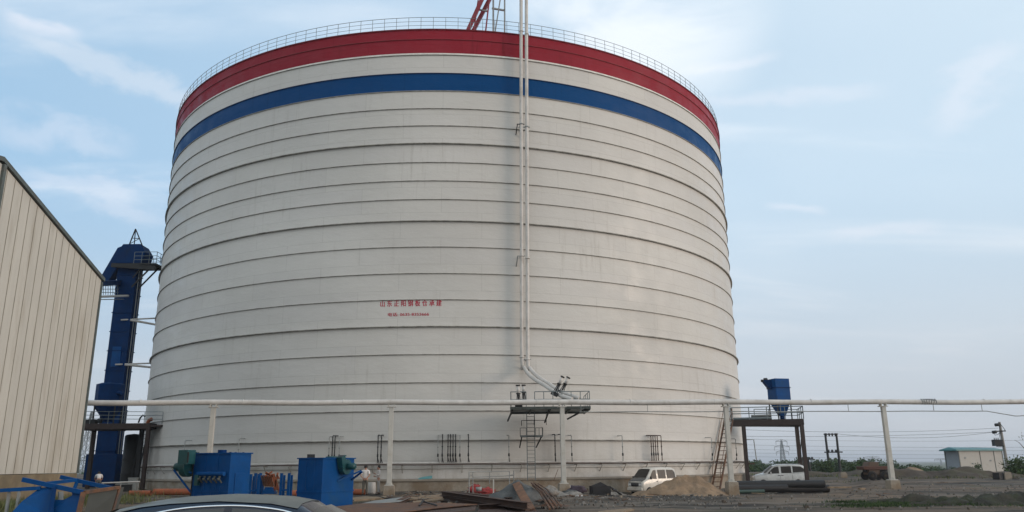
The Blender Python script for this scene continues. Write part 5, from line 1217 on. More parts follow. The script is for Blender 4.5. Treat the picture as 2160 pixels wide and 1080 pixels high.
# sacks and rags
def sack(px_, py_, z, s_, mt, lb, cat='sack', seed=0, nm='sack'):
    c = gat(px_, py_, z); vs = []; n, mN = 18, 10
    for j in range(mN + 1):
        ph = math.pi * j / mN
        for k in range(n):
            th = 2 * math.pi * k / n; d = Vector((math.sin(ph) * math.cos(th), math.sin(ph) * math.sin(th), math.cos(ph))); r = 1 + (.75 if nm == 'red_cloth' else .4) * noise3(d.x * 1.8 + seed, d.y * 1.8, d.z * 1.8)
            vs.append(c + Vector((d.x * s_[0] * r, d.y * s_[1] * r, max(-.05, s_[2] * .6 + d.z * s_[2] * r))))
    return lone(MB().add(vs, [(j * n + k, j * n + (k + 1) % n, (j + 1) * n + (k + 1) % n, (j + 1) * n + k) for j in range(mN) for k in range(n)], 0, True), nm, mt, lb, cat)
M_RAG = mat('dark purple rag', (.06, .045, .06), .9, 0, .3, 5)
sack(1218, 1040, 0, (.55, .4, .28), M_RAG, 'dark purple rags heaped left of the black tub', 'rags', 2, 'rag_heap')
sack(1197, 1031, .15, (.38, .3, .16), M_PLASTIC, 'white plastic sheet crumpled by the footing', 'sheet', 4, 'plastic_sheet')
sack(1202, 1042, 0, (.5, .35, .14), M_ASH, 'flat grey sack on the ground by the rags', 'sack', 6)
sack(1160, 1046, .25, (.4, .3, .2), M_RUB, 'pale dusty sack on the rubble', 'sack', 8)
sack(1222, 1050, -.05, (.25, .2, .09), M_PLASTIC, 'small white bag in the dirt right of the rubble', 'bag', 9, 'white_bag')
sack(1003, 1037.5, .05, (.42, .3, .26), M_REDCL, 'bright red cloth bundle at left under the scaffold frame', 'cloth', 12, 'red_cloth')
sack(1025, 1041, .02, (.5, .3, .2), M_REDCL, 'flatter red cloth bundle right of the other one', 'cloth', 15, 'red_cloth')
c_ = gat(1010, 1036, .3); lone(MB().lathe([(.01, 0), (.14, 0), (.17, .22), (.01, .2)], c_, 14), 'basin', M_GALV, 'small grey basin sitting on the red cloth', 'basin')
# scaffold trestle
sf = thing('scaffold_frame', gat(1030, 1042, 0), 'low pale tube scaffold frame in front of the silo base', 'scaffold')
S1, S2, S3, S4 = gat(989.5, 1043, 0), gat(997.5, 1041, 0), gat(1075, 1036, 0), gat(1084, 1033, 0)
S1 = atx(989.5, 1040, 48.5, 0); S2 = atx(997.5, 1040, 50.3, 0); S3 = atx(1075, 1040, 50.0, 0); S4 = atx(1084, 1040, 51.8, 0); SM = S1.lerp(S3, .5)
hS = at(1030, 994, 49).z
for P in (S1, S2, S3, S4): MB().tube([P, P + Z * hS], .03, 6).build('upright', M_GALV, sf)
MB().tube([S1 + Z * (hS - .02), S3 + Z * (hS - .02)], .026, 6).tube([S2 + Z * (hS - .35), S4 + Z * (hS - .3)], .026, 6).tube([SM + Z * (hS - .02), SM + Z * (hS - .75)], .024, 6).tube([S1 + Z * (hS - .4), S3 + Z * (hS - .42)], .026, 6).build('rail', M_GALV, sf)
for a_, b_ in ((S1, S2), (S3, S4)): MB().tube([a_ + Z * (hS - .25), b_ + Z * (hS - .25)], .022, 6).tube([a_ + Z * .5, b_ + Z * .5], .022, 6).build('crossbar', M_GALV, sf)
lone(MB().bar(gat(1041, 1040, .15) , gat(1041, 1040, .15) + Z * .75, .07), 'short_stake', M_POST, 'short pale stake standing beneath the scaffold frame', 'stake')
# cyan sheet on the ledge
P = on_tank(897, 1012, .19); az = math.atan2(P.y - TC.y, P.x - TC.x); lone(MB().prism([Vector((P.x - .48, P.y, .74)), Vector((P.x + .46, P.y - .02, .80)), Vector((P.x + .48, P.y - .02, 1.0)), Vector((P.x - .1, P.y, .93)), Vector((P.x - .46, P.y, .84))], (0, .06, 0)), 'cyan_sheet', M_CYAN, 'faded cyan sheet lying on the silo ledge', 'sheet')
# white bucket between the men, orange pipe behind
P = atx(783, 1040, 50.6, 0); bk = thing('white_drum', P, 'tall white plastic drum between the two standing men', 'drum'); MB().lathe([(.01, 0), (.24, 0), (.27, .1), (.27, .62), (.24, .68)], P, 20).build('shell', M_PLASTIC, bk); MB().lathe([(.25, .66), (.26, .70), (.01, .71)], P, 20).build('lid', M_PLASTIC, bk)
for k, (a, b, Y_, lb) in enumerate((((744, 1040), (770, 1041), 49.4, 'orange rusty pipe on the ground by the man with clasped hands'), ((606, 1040), (626, 1040), 48, 'orange pipe end left of the right dust collector'), ((272, 1045), (318, 1044), 50, 'orange pipe on the ground below the left platform leg'), ((324, 1041), (402, 1043), 51.5, 'thicker orange pipe running behind the left dust collector'))):
    A_, B_ = atx(*a, Y_, .17), atx(*b, Y_, .17); r = .17 if k != 3 else .2; A_.z = B_.z = r; 
    m = MB(); m.tube([A_, B_], r, 16, caps=False).tube([A_ + (B_ - A_) * .01, B_ - (B_ - A_) * .01], r * .93, 16, caps=False); lone(m, 'orange_pipe', M_ORANGE, lb, 'pipe', 'orange pipes on the ground')
lone(MB().prism([gat(740, 1050, .05), gat(770, 1047, .05), gat(815, 1046, .05), gat(812, 1050, .05), gat(742, 1054, .05)], (0, 0, -.1)), 'mud_board', M_WOOD, 'muddy boards at the feet of the two men', 'board')
m = MB(); pts = [gat(778, 1046.5, .06), gat(800, 1047, .06), gat(812, 1051, .06), gat(840, 1050.5, .06), gat(862, 1047, .06)]; lone(m.tube(pts, .03, 6), 'black_cable', M_BLACK, 'black cable snaking in front of the post footing', 'cable')
# thin rod leaning on the wall
P = on_tank(1173, 990, .4); lone(MB().tube([at(1168, 1014, P.y - .3), at(1177, 990, P.y)], .02, 5), 'leaning_rod', M_RUST, 'thin rod leaning on the silo left of the platform post', 'rod')
# black pipes at right
bpz = -.33
bps = [((1546, 1022), (1738, 1021), 57.0, .26, .24, 'long black pipe at the back, lying on the front ones'), ((1556, 1031), (1660, 1030), 56.4, .26, 0, 'shorter black pipe in front at left'), ((1640, 1031), (1747, 1031), 57.3, .26, .0, 'black pipe behind ending farthest right')]
for (a, b, Y_, r, dz, lb) in bps:
    A_, B_ = at(*a, Y_), at(*b, Y_ + .5); A_.z = B_.z = (A_.z + B_.z) / 2
    m = MB(); m.tube([A_, B_], r, 20, caps=False).tube([A_, B_], r * .9, 20, caps=False)
    m.lathe([(r * .9, 0), (r, 0)], A_, 20, axis=B_ - A_).lathe([(r * .9, 0), (r, 0)], B_, 20, axis=B_ - A_)
    lone(m, 'black_pipe', M_BLACK if dz == 0 else M_DARK, lb, 'pipe', 'black pipes stacked beside the white minivan')
A_, B_ = at(1558, 1040, 55.0), at(1612, 1040, 55.4); A_.z = B_.z = -.20; lone(MB().tube([A_, B_], .12, 14), 'green_pipe', mat('faded green pipe', (.035, .07, .06), .5), 'short green pipe on the ground before the black pipes', 'pipe')
lone(MB().bar(at(1585, 1040, 54.6), at(1612, 1041, 54.5), .12, .06), 'timber_offcut', M_WOOD, 'brown timber offcut beside the green pipe', 'timber')

# ---- stands between the two dust collectors
def stand(px0, px1, pyt, pyb, Y_, label, n=2):
    t = thing('steel_stand', atx((px0 + px1) / 2, pyb, Y_, 0), label, 'stand', 'blue steel stands between the dust collectors')
    zt = at(px0, pyt, Y_).z
    X0, X1 = atx(px0, 1020, Y_, 0), atx(px1, 1020, Y_, 0)
    for P in (X0, X1): MB().bar(P, P + Z * zt, .12, .12).build('leg', M_EQB, t); MB().bar(P + Vector((.0, .5, 0)), P + Vector((0, .5, zt - .1)), .08, .10).build('leg', M_EQB, t)
    MB().bar(X0 + Z * zt * .42, X1 + Z * zt * .42, .07).bar(X0 + Vector((0, .5, zt * .42)), X1 + Vector((0, .5, zt * .42)), .07).build('crossbar', M_EQB, t)
    return t
stand(528, 545, 1000, 1040, 40, 'pair of blue uprights just right of the left dust collector')
stand(538, 548.5, 998, 1040, 41.5, 'blue stand touching the left side of the orange frames')
stand(593, 609, 998, 1040, 40, 'blue stand at the right of the orange frames')
oc = atx(570, 1040, 40.5, 0)
of = thing('steel_frame_pile', oc, 'pile of orange primed steel frames propped between blue stands', 'frame')
def opt(px_, py_, Y_=40.5): return at(px_, py_, Y_)
m = MB(); m.prism([opt(549, 1003), opt(572, 1005), opt(577, 1027), opt(556, 1024)], (0, .12, 0)); m.build('panel', M_ORANGE, of)
m = MB()
for k in range(6): x = 551 + k * 4; m.bar(opt(x, 1003, 40.4), opt(x + 6, 1026, 40.4), .05)
m.build('rib', M_RUST, of)
m = MB()
for a, b in (((560, 998), (577, 1005)), ((560, 1004), (574, 995)), ((561, 996), (570, 1004)), ((573, 1000), (585, 1034)), ((577, 999), (590, 1040)), ((586, 997), (578, 1040)), ((584, 1002), (589, 1010))): m.bar(opt(*a, 40.2), opt(*b, 40.2), .10, .07)
m.build('brace', M_ORANGE, of)
MB().prism([opt(553, 1042, 40), opt(559, 1028, 40), opt(574, 1028, 40), opt(580, 1042, 40)], (0, .4, 0)).build('blue_hopper', M_EQB, of)

# ------------------------------------------------------------------ blue hopper frame lying at the lower left
fr = thing('blue_hopper_frame', gat(130, 1080, 0), 'blue steel hopper on its side with a rusty rimmed mouth, lower left', 'hopper')
YF, YB = 25.2, 27.4
MB().bar(at(48, 1011.5, YF), at(175, 1038.5, YF), .10, .13).build('top_rail', M_EQB, fr)
MB().bar(at(128, 1006, YB), at(234, 1029.5, YB), .10, .12).build('top_rail', M_EQB, fr)
MB().bar(at(101, 1019.5, YF + .3), at(162, 1012.5, YB), .09, .10).build('crossbar', M_EQB, fr)
MB().bar(at(-8, 1035, YF - .2), at(86, 1029.5, YF), .10, .11).build('side_rail', M_EQB, fr)
m = MB()
for px_ in (20, 41): m.bar(at(px_, 1034, YF - .1), atx(px_, 1034, YF - .1, 0), .07)
m.build('leg', M_GALV, fr)
th = Vector((0, .03, 0))
# front panels of the hopper
MB().prism([at(84, 1029, YF + .05), at(112, 1026, YF + .05), at(112, 1086, YF - .2), at(20, 1086, YF - .6), at(46, 1058, YF - .3)], th).build('panel', M_EQB, fr)
MB().prism([at(112, 1054, YF + .06), at(134, 1054.5, YF + .06), at(152, 1045, YF + .06), at(152, 1035, YF + .06), at(175.5, 1039, YF + .06), at(167, 1088, YF - .15), at(97, 1088, YF - .1)], th).build('panel', M_EQB, fr)
MB().bar(at(115, 1028, YF - .06), at(106, 1086, YF - .35), .12, .10).build('rib', M_EQD, fr)
MB().bar(at(128, 1037, YF + .3), at(128, 1056, YF + .3), .26, .03).build('gusset', M_GALV, fr)
MB().bar(at(163, 1014, YB), at(157, 1031, YB - .2), .09).build('strut', M_EQB, fr)
m = MB(); 
mouth = [at(176, 1039, YF), at(250, 1028, YB), at(232, 1090, YB - .3), at(163, 1094, YF - .3)]
MB().prism([p + Vector((0, .35, 0)) for p in mouth], (0, .04, 0)).build('inner_panel', mat('shaded grey panel', (.06, .065, .06), .8), fr)  # shade inside the mouth is put into this darker grey
for i in range(4): MB().bar(mouth[i], mouth[(i + 1) % 4], .13, .10).build('mouth_rim', M_RUST, fr)
MB().prism([at(236, 1031, YB), at(256, 1029, YB + .4), at(256, 1042, YB + .4), at(244, 1046, YB)], (0, .05, 0)).build('flap', M_RUST, fr)
# clutter beneath the left platform
cb = atx(288, 1020, 60, 0)
for k, (px_, py_, s_, lb, mt) in enumerate(((262, 1022, (1.0, .6, .5), 'dark machine crate under the left platform', M_DARK), (281, 1016, (.6, .5, .9), 'grey cabinet under the left platform beside the stair', M_GALV))):
    P = atx(px_, py_, 60 + k, 0); t = thing('machine_crate', P, lb, 'crate'); MB().box(P + Z * s_[2] / 2, s_, .2).build('casing', mt, t, .02); MB().box(P + Z * (s_[2] + .03), (s_[0] + .06, s_[1] + .06, .06), .2).build('cover', M_GALV, t)
t = thing('pipe_barrier', atx(255, 1020, 58, 0), 'low pale pipe barrier in front of the blue elevator foot', 'barrier'); MB().tube([at(215, 1019, 58), at(295, 1016, 58)], .05, 8).build('rail', M_PIPE, t)
for px_ in (218, 255, 292): MB().tube([at(px_, 1018, 58), atx(px_, 1018, 58, 0)], .04, 6).build('post', M_GALV, t)

# ------------------------------------------------------------------ far right: hut on a slab, poles, lorry
HY = 117
hut = thing('substation_hut', at(2050, 996, HY), 'beige panelled transformer hut with a teal roof on a slab', 'hut')
h0 = at(2028, 996, HY); hL = at(1999, 995, HY + 2.3); hR = at(2120, 995, HY + 4.6)
zbh, zth = h0.z, at(2025, 951, HY).z
for P in (h0, hL, hR): P.z = zbh
a_ = hR - h0; b_ = hL - h0; b_ = b_ - a_ * (b_.dot(a_) / a_.dot(a_)) + a_ * 0
b_ = hL - h0
MB().prism([h0, hR, hR + b_, hL], Z * (zth - zbh)).build('wall', M_HUT, hut)
MB().prism([h0 - a_.normalized() * .02 + b_ * .02, h0 - a_.normalized() * .02 + b_ * .98, hL - a_.normalized() * .0 + b_ * 0 - a_.normalized() * .02, ][:0] or [h0 + b_ * .03 - a_.normalized() * .03, h0 + b_ * .97 - a_.normalized() * .03, h0 + b_ * .97 - a_.normalized() * .03 + Z * (zth - zbh - .05), h0 + b_ * .03 - a_.normalized() * .03 + Z * (zth - zbh - .05)], a_.normalized() * .02).build('end_panel', M_HUTG, hut)
nrm_ = Vector((a_.y, -a_.x, 0)).normalized()
for f in (0, .475, .80, 1.0): P = h0 + a_ * f + nrm_ * .02; MB().bar(P, P + Z * (zth - zbh), .16 if f in (0, 1.0) else .12, .06, up=nrm_).build('post_trim', M_TRIM, hut)
P = hL + Z * 0 - a_.normalized() * .04; MB().bar(P, P + Z * (zth - zbh), .14).build('post_trim', M_TRIM, hut)
ov = .35; an = a_.normalized(); bn = b_.normalized(); zt3 = Z * (zth - zbh + .003)
c4 = [h0 - an * ov * 2.4 - bn * ov, hR + an * ov - bn * ov, hR + b_ + an * ov + bn * ov, hL - an * ov * 2.4 + bn * ov]
c4 = [p + zt3 for p in c4]; rid0 = (c4[0] + c4[3]) / 2 + Z * .55 + an * .4; rid1 = (c4[1] + c4[2]) / 2 + Z * .45 - an * .4
MB().add(c4 + [p + Z * .18 for p in c4] + [rid0, rid1], [(0, 1, 2, 3), (0, 1, 5, 4), (1, 2, 6, 5), (2, 3, 7, 6), (3, 0, 4, 7), (4, 5, 9, 8), (6, 7, 8, 9), (4, 8, 7), (5, 6, 9)]).build('roof', M_TEAL, hut)
for f, z in ((.27, 1.3), (.69, 1.75), (.12, 2.2)): P = h0 + a_ * f + nrm_ * .06 + Z * z * .9; MB().box(P, (.28, .06, .2)).build('vent', M_GALV, hut)
MB().box((h0 + hR) / 2 + b_ / 2 - Z * .25, (a_.length + 5, 6.5, .48), math.atan2(a_.y, a_.x)).build('slab', M_CONCL, hut)
for k, (px_, py_, w_, h_, mt, lb) in enumerate(((2122, 1015, .75, .75, M_CONCL, 'pale concrete block below the hut slab'), (2108, 1015, .6, .7, M_DARK, 'dark culvert mouth left of the concrete block'))):
    P = atx(px_, py_, 74, -.1); t = thing('concrete_block', P, lb, 'block'); MB().loft([rect(w_, .8, P.z, P.x, P.y, .2), rect(w_ * .93, .75, P.z + h_, P.x, P.y, .2)], smooth=False).build('block', mt, t, .03)
lone(MB().prism([at(2095, 1003, 76), at(2150, 1008, 73), at(2151, 1010.5, 73), at(2096, 1006, 76)], (0, .8, 0)), 'concrete_slab', M_CONCL, 'tilted concrete slab lying over the block below the hut', 'slab')
def pole(px_t, py_t, px_b, py_b, Y_, r, name='pole'): return at(px_t, py_t, Y_), at(px_b, py_b, Y_)
# pole with transformer
up1 = thing('utility_pole', atx(2127, 998, 112, 0), 'leaning utility pole with crossarm and transformer behind the hut', 'utility pole')
T0, T1 = at(2127, 995, 112), at(2108, 890, 112); T0.z = -.3
MB().tube([T0, T1], [.24, .15], 10).build('shaft', M_POLE, up1)
def Pp(px_, py_): return at(px_, py_, 111.7)
MB().bar(Pp(2097, 910), Pp(2121, 909), .16).build('crossarm', M_DARK, up1)
for a, b in (((2095, 911.5), (2100, 911.5)), ((2100, 896), (2106, 896))): MB().lathe([(.01, -.35), (.22, -.25), (.22, .25), (.01, .35)], (Pp(*a) + Pp(*b)) / 2, 10, axis=(1, 0, .1)).build('insulator', M_DARK, up1)
MB().tube([Pp(2109, 893), Pp(2118, 904), Pp(2121, 909)], .04, 5).tube([Pp(2097, 912), Pp(2099, 918), Pp(2106, 916), Pp(2110, 910)], .035, 5).tube([Pp(2108, 893), Pp(2109, 920), Pp(2112, 940)], .035, 5).build('jumper', M_DARK, up1)
MB().box(Pp(2103.5, 934), (1.1, .7, .85)).bar(Pp(2098, 928), Pp(2115, 929), .14).bar(Pp(2102, 941), Pp(2118, 941), .16).build('transformer', M_DARK, up1)
for k in range(3): p = Pp(2098 + k * 4, 930); MB().lathe([(.01, 0), (.07, 0), (.05, .4), (.01, .42)], p, 8).build('bushing', M_DARK, up1)
# H frame poles
def hframe(xt0, xb0, xt1, xb1, yt, yb, Y_, label, bar2):
    t = thing('twin_pole', atx((xb0 + xb1) / 2, yb, Y_, 0), label, 'utility pole', 'twin pole frames beyond the yard')
    for a, b in ((xt0, xb0), (xt1, xb1)):
        A_, B_ = at(a, yt, Y_), at(b, yb, Y_); B_.z = -1; MB().tube([B_, A_], [.26, .20], 8).build('shaft', M_DARK, t)
    MB().bar(at(xt0 - 3, yt + 2, Y_), at(xt1 + 3, yt + 1.5, Y_), .2).build('crossarm', M_DARK, t)
    MB().bar(at(xb0 - 6 - (xb0 - xt0) * .45, bar2, Y_), at(xb1 + 6, bar2 - .5, Y_), .22).bar(at(xt1 + 6, bar2 + 1, Y_), at(xb1 + 1, bar2 + 12, Y_), .1).build('platform_bar', M_DARK, t)
    for k in range(4): p = at(xt0 + (xt1 - xt0) * (k + .3) / 3.6, yt + 3, Y_ - .3); MB().lathe([(.01, -.3), (.16, -.2), (.16, .25), (.01, .3)], p, 8).build('insulator', M_DARK, t)
    for k in range(3): p = at(xt0 + 7 + k * 8, bar2 - 2, Y_ - .3); MB().lathe([(.01, -.3), (.2, -.2), (.2, .3), (.01, .3)], p, 8).build('fuse', M_DARK, t)
hframe(1740.5, 1749, 1764, 1771, 914, 982, 150, 'tall dark twin pole frame with two crossarms right of the platform', 954)
hframe(1690, 1693, 1704, 1710, 966, 990, 160, 'smaller twin pole frame seen between the platform legs', 969)
# lattice pylons
def pylon(px_, yt, yb, Y_, label, arms, wb=1.0):
    P = at(px_, yt, Y_); base = Vector((P.x, P.y, -6.4)); hgt = P.z + 6.4; w_ = hgt * .16 * wb
    t = thing('lattice_pylon', base, label, 'pylon', 'power pylons in the haze')
    m = MB(); n = 9; prev = None; r = .10 + Y_ / 7500
    for k in range(n + 1):
        f = k / n; ww = w_ * (1 - f) ** 1.15 / 2 + .35; z = hgt * (1 - (1 - f) ** 1.25)
        ring = [base + Vector((a * ww, b * ww, z)) for a, b in ((-1, -1), (1, -1), (1, 1), (-1, 1))]
        if prev:
            for i in range(4):
                m.bar(prev[i], ring[i], r * 1.6); m.bar(prev[i], ring[(i + 1) % 4], r); m.bar(prev[(i + 1) % 4], ring[i], r); m.bar(ring[i], ring[(i + 1) % 4], r)
        prev = ring
    m.build('tower', M_PYLON, t)
    for (f, wd_) in arms:
        z = hgt * f; a_ = MB(); a_.bar(base + Vector((-wd_, 0, z)), base + Vector((wd_, 0, z)), r * 1.8).bar(base + Vector((-wd_, 0, z)), base + Vector((0, 0, z + 1.6)), r * 1.2).bar(base + Vector((wd_, 0, z)), base + Vector((0, 0, z + 1.6)), r * 1.2)
        for s_ in (-1, 1): a_.bar(base + Vector((s_ * wd_ * .95, 0, z)), base + Vector((s_ * wd_ * .95, 0, z - 2.6)), r * 1.3)
        a_.build('crossarm', M_PYLON, t)
    return t
pylon(1648, 929, 990, 620, 'hazy lattice pylon seen through the right platform', ((.97, 4.5), (.80, 6), (.64, 5)))
pylon(1840, 963, 990, 1400, 'tiny far pylon left of the last pipeline post', ((.95, 12), (.8, 12)))
pylon(1984, 968, 990, 1500, 'tiny far pylon left of the hut', ((.95, 12), (.8, 12)))
pylon(195, 868, 1000, 330, 'lattice pylon seen between warehouse and blue elevator', ((.75, 5.2), (.65, 6.2), (.36, 4)))
# power lines
def wires():
    k = 0
    specs = [((1560, 906), (2105, 903), 130, .5), ((1560, 920), (2100, 911), 130, .3), ((1560, 938), (2300, 942), 300, .6), ((1560, 955), (2300, 958), 400, .6), ((1560, 963), (2300, 966), 480, .6), ((1560, 926), (2300, 926), 300, .8), ((1765, 915), (2098, 911), 131, .8), ((1560, 948), (2300, 949), 400, .6)]
    for a, b, Y_, sag in specs:
        A_, B_ = at(*a, Y_), at(*b, Y_); m = MB(); m.tube([A_.lerp(B_, f / 24) - Z * sag * 4 * (f / 24) * (1 - f / 24) for f in range(25)], .012 + Y_ / 13000, 4)
        lb = ['topmost wire running to the pole by the hut', 'second wire from the top ending at the hut pole', 'third wire of the far line', 'fifth wire down in the far line', 'lowest far wire just above the trees', 'far wire passing behind the platform top', 'wire from the twin pole to the hut pole', 'faint wire between the lower far ones'][k]
        lone(m, 'power_line', M_WIRE, lb, 'wire', 'power lines across the hazy sky'); k += 1
wires()
# tipper with red body half hidden behind the post
tk = thing('red_truck', atx(1838, 1010, 78, 0), 'small rusty red tipper half hidden behind the last pipeline post', 'truck')
TY = 78; tg = ground(34, TY); tx = atx(1852, 1000, TY, 0).x
def tq(x, y, z): return Vector((tx + x, TY + y, tg + z))
MB().prism([tq(-1.25, 0, .98), tq(1.2, 0, .98), tq(1.25, 0, 1.3), tq(-1.32, 0, 1.3)], (0, 1.7, 0)).build('tipper_body', mat('faded red body', (.10, .05, .04), .75, dirt=(.10, .07, .05)), tk, .03)
MB().prism([tq(-.75, .1, .5), tq(.25, .1, .5), tq(.25, .1, 1.7), tq(-.6, .1, 1.72), tq(-.8, .1, 1.3)], (0, 1.4, 0)).build('cab', mat('muddy cab', (.12, .085, .065), .8), tk, .04)
MB().box(tq(.1, .85, .85), (2.0, .8, .2)).build('chassis', M_DARK, tk)
for x in (-.55, .7):
    for y in (0.0, 1.6):
        wv = MB().lathe([(.18, -.12), (.40, -.12), (.43, -.05), (.43, .05), (.40, .12), (.18, .12)], tq(x, y, .43), 18, axis=(0, 1, 0)).build('wheel', M_TYRE, tk)
        MB().lathe([(.01, -.06), (.18, -.08), (.18, .08), (.01, .06)], tq(x, y, .43), 12, axis=(0, 1, 0)).build('rim', M_MUD, wv)
P = atx(1779, 1003, 92, 0); lone(MB().box(P + Z * .15, (.7, .5, .5)).box(P + Z * .45, (.5, .4, .16)), 'concrete_stub', M_CONC, 'small brown concrete stub on the ground between posts', 'block', None, .03)
for k, (px_, py_, w_, lb) in enumerate(((1772, 1028, 1.6, 'dark plank in the dirt left of the last post'), (1819, 1031, .4, 'small dark clod lump left of the last post footing'))):
    P = gat(px_, py_, .03); lone(MB().bar(P - Vector((w_ / 2, 0, 0)), P + Vector((w_ / 2, .2, 0)), .2, .1), 'plank', M_WOOD, lb, 'plank')

# ------------------------------------------------------------------ trees
def tree_proto(h, w_, mt, seed, nleaf=900, leaf=.24, trunk=.35):
    rnd = random.Random(seed); t = bpy.data.objects.new('field_tree', None); col.objects.link(t)
    tb = MB(); tp = Vector((rnd.uniform(-.2, .2), 0, h * .55)); tb.tube([(0, 0, -.3), tp * .5 + Vector((.08, 0, 0)), tp], [.16 * h / 6, .11 * h / 6, .06 * h / 6], 7)
    lob = []
    for k in range(9):
        a = rnd.uniform(0, 6.28); r = rnd.uniform(.1, .62) * w_ / 2; z = rnd.uniform(trunk, .88) * h; c = Vector((math.cos(a) * r, math.sin(a) * r, z)); lob.append((c, rnd.uniform(.18, .34) * w_ * (1.1 - .5 * abs(z / h - .55))))
        tb.tube([tp * rnd.uniform(.5, .9), c], [.05 * h / 6, .02 * h / 6], 5)
    tb.build('trunk', M_BARK, t)
    m = MB()
    for k in range(nleaf):
        c, r = rnd.choice(lob); d = Vector((rnd.gauss(0, 1), rnd.gauss(0, 1), rnd.gauss(0, .8))).normalized() * r * rnd.uniform(.45, 1.12); p = c + d
        s_ = leaf * rnd.uniform(.5, 1.3); u_ = Vector((rnd.gauss(0, 1), rnd.gauss(0, 1), rnd.gauss(0, .6))).normalized(); v = u_.cross(Vector((rnd.gauss(0, 1), rnd.gauss(0, 1), rnd.gauss(0, 1)))).normalized()
        m.add([p - u_ * s_, p - v * s_ * .6, p + u_ * s_ * .9, p + v * s_ * .6], [(0, 1, 2, 3)])
    m.build('crown', mt, t, fix=False)
    return t
protosT = [tree_proto(6.5, 4.6, M_LEAF[0], 1), tree_proto(7.5, 4.2, M_LEAF[1], 2), tree_proto(5.5, 5.2, M_LEAF[0], 3), tree_proto(8.5, 3.2, M_LEAF[1], 4), tree_proto(2.6, 3.4, M_LEAF[1], 5, 520, .2, .15)]
for p_ in protosT: p_['category'] = 'tree'; p_['group'] = 'trees beyond the yard'
usedT = [False] * 5
tt = []
rnd = random.Random(12)
x = 1578
while x < 1800:
    tt.append((x, rnd.uniform(970, 980) if x < 1680 else rnd.uniform(965, 977), rnd.uniform(190, 290), rnd.choice((0, 1, 2, 3)))); x += rnd.uniform(2.6, 5.5)
x = 1795
while x < 1880: tt.append((x, rnd.uniform(968, 980), rnd.uniform(200, 300), rnd.choice((0, 1, 2, 3)))); x += rnd.uniform(3, 6)
tt += [(1905, 981, 160, 2), (1918, 977, 165, 0), (1926, 980, 170, 1), (1896, 985, 160, 2), (1939, 989, 180, 2), (1947, 988, 190, 1), (1962, 992, 200, 2), (1972, 991, 210, 0), (1993, 990, 190, 2)]
x = 1886
while x < 2135: tt.append((x, rnd.uniform(981, 988), rnd.uniform(200, 300), rnd.choice((0, 1, 2, 3)))); x += rnd.uniform(4, 8)
x = 2130
while x < 2200: tt.append((x, rnd.uniform(980, 987) - (x - 2130) * .06, rnd.uniform(150, 190), rnd.choice((0, 1, 2)))); x += rnd.uniform(6, 10)
tt += [(1580, 978, 170, 1), (1588, 975, 170, 0), (1583, 983, 168, 2), (176, 997, 260, 1), (186, 996, 270, 2), (170, 994, 255, 0)]
hs_ = [6.5, 7.5, 5.5, 8.5, 2.6]; W1 = {0: 'dense dark', 1: 'loose mid green', 2: 'broad dark', 3: 'slender upright'}
def where(x):
    if x < 300: return 'left of the blue elevator'
    for lim, s_ in ((1600, 'beside the platform stair post'), (1640, 'behind the front half of the minivan'), (1690, 'behind the back half of the minivan'), (1735, 'between the platform legs and twin pole'), (1775, 'behind the tall twin pole'), (1815, 'right of the tall twin pole'), (1850, 'behind the red tipper'), (1885, 'just left of the last pipeline post'), (1935, 'just right of the last pipeline post'), (2000, 'left of the hut'), (2300, 'right of the hut')):
        if x < lim: return s_
seen = {}
for (px_, py_, Y_, kd) in tt:
    P = at(px_, py_, Y_); g = ground(P.x, Y_) - .2; s_ = max(.35, (P.z - g) / hs_[kd]); loc = Vector((P.x, Y_, g))
    key = (W1[kd], where(px_)); seen.setdefault(key, []).append((px_, loc, s_, kd))
ordn = ['first', 'second', 'third', 'fourth', 'fifth', 'sixth', 'seventh', 'eighth', 'ninth', 'tenth', 'eleventh', 'twelfth']
for (kind_, wh_), lst in seen.items():
    lst.sort()
    for i, (px_, loc, s_, kd) in enumerate(lst):
        lb = ('' if len(lst) == 1 else ordn[min(i, 11)] + ' ') + kind_ + ' tree ' + wh_ + ('' if len(lst) == 1 else ' from the left')
        rz = rnd.uniform(0, 6.28)
        if not usedT[kd]: o = protosT[kd]; usedT[kd] = True; o.location = loc; o.rotation_euler = (0, 0, rz); o.scale = (s_, s_, s_); o['label'] = lb
        else: o = dup(protosT[kd], loc, rz, lb, s_)
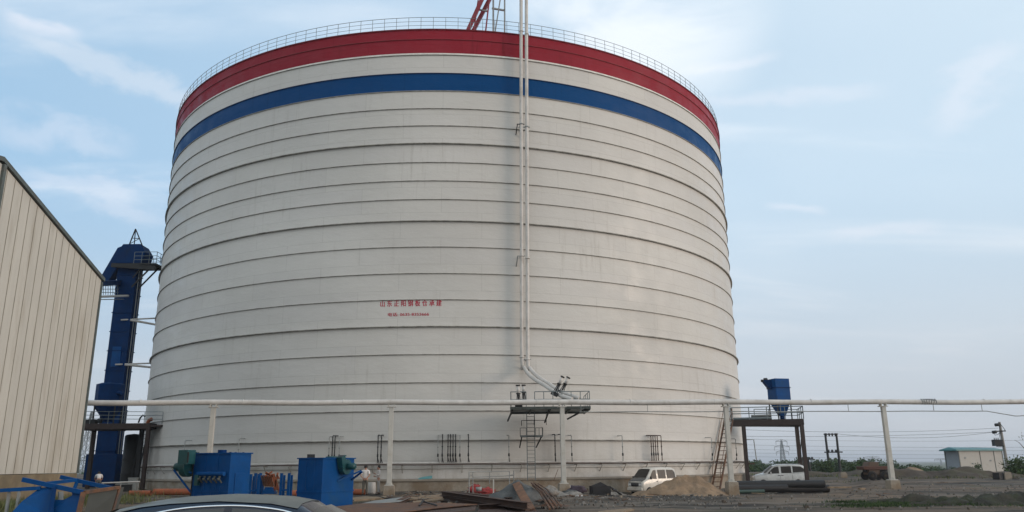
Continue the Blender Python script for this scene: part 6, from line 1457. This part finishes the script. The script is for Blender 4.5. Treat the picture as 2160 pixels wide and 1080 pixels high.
# bushes on and near the mounds
bs = [(2062, 1001, 96, .42, 'round green bush on the slab below the hut'), (2141, 1003, 88, .62, 'dark bush at the right edge below the hut level'), (2158, 1000, 84, .68, 'largest dark bush at the right frame edge'), (1752, 996, 112, .62, 'green bush at the foot of the tall twin pole'), (1735, 997, 115, .5, 'green bush left of the tall twin pole foot'), (1795, 1000, 110, .55, 'green bush left of the red tipper'), (1818, 998, 112, .68, 'tall green bush touching the red tipper'), (2010, 999, 100, .3, 'small bush left of the hut slab')]
for i, (px_, py_, Y_, s_, lb) in enumerate(bs):
    P = atx(px_, py_, Y_, 0); loc = Vector((P.x, Y_, ground(P.x, Y_) + .1)); 
    if i == 0: o = protosT[4]; o.name = 'bush'; o.location = loc; o.scale = (s_,) * 3; o['label'] = lb; o['group'] = 'bushes around the yard edge'; o['category'] = 'bush'
    else: o = dup(protosT[4], loc, i, lb, s_)
# bare sapling leaning in from the right edge
sp_ = thing('sapling', atx(2185, 1000, 60, 0), 'thin leafy sapling leaning in at the right frame edge', 'tree'); m = MB()
Pq = [atx(2200, 1000, 60, 0), at(2178, 958, 60), at(2160, 945, 60), at(2150, 934, 60), at(2140, 928, 60)]
m.tube(Pq, [.06, .045, .03, .02, .01], 6); m.tube([Pq[0], at(2182, 930, 60), at(2165, 918, 60), at(2155, 921, 60)], [.05, .03, .02, .01], 6); m.build('trunk', M_BARK, sp_)
m = MB(); rnd = random.Random(3)
for c in (at(2157, 922, 60), at(2160, 975, 60), at(2158, 968, 60), at(2172, 930, 60), at(2176, 990, 60)):
    for k in range(16):
        p = c + Vector((rnd.gauss(0, .16), rnd.gauss(0, .2), rnd.gauss(0, .16))); s2 = .07; u_ = Vector((rnd.gauss(0, 1), rnd.gauss(0, 1), rnd.gauss(0, 1))).normalized(); v = u_.cross(Vector((0, 0, 1))).normalized()
        m.add([p - u_ * s2, p - v * s2 * .5, p + u_ * s2, p + v * s2 * .5], [(0, 1, 2, 3)])
m.build('crown', M_LEAF[0], sp_, fix=False)

# ------------------------------------------------------------------ haze
hz_m = bpy.data.materials.new('haze'); hz_m.use_nodes = True; t = hz_m.node_tree; t.nodes.clear()
o_ = N(t, 'ShaderNodeOutputMaterial'); pv = N(t, 'ShaderNodeVolumePrincipled'); pv.inputs['Color'].default_value = (.86, .92, 1.0, 1); pv.inputs['Density'].default_value = .00024; pv.inputs['Anisotropy'].default_value = .2
t.links.new(pv.outputs[0], o_.inputs['Volume'])
hb = MB().box((0, 4300, 24), (13000, 9600, 68)).build('haze', hz_m); tag(hb, 'thin blue grey haze lying over the yard and fields', 'haze', None, 'stuff')
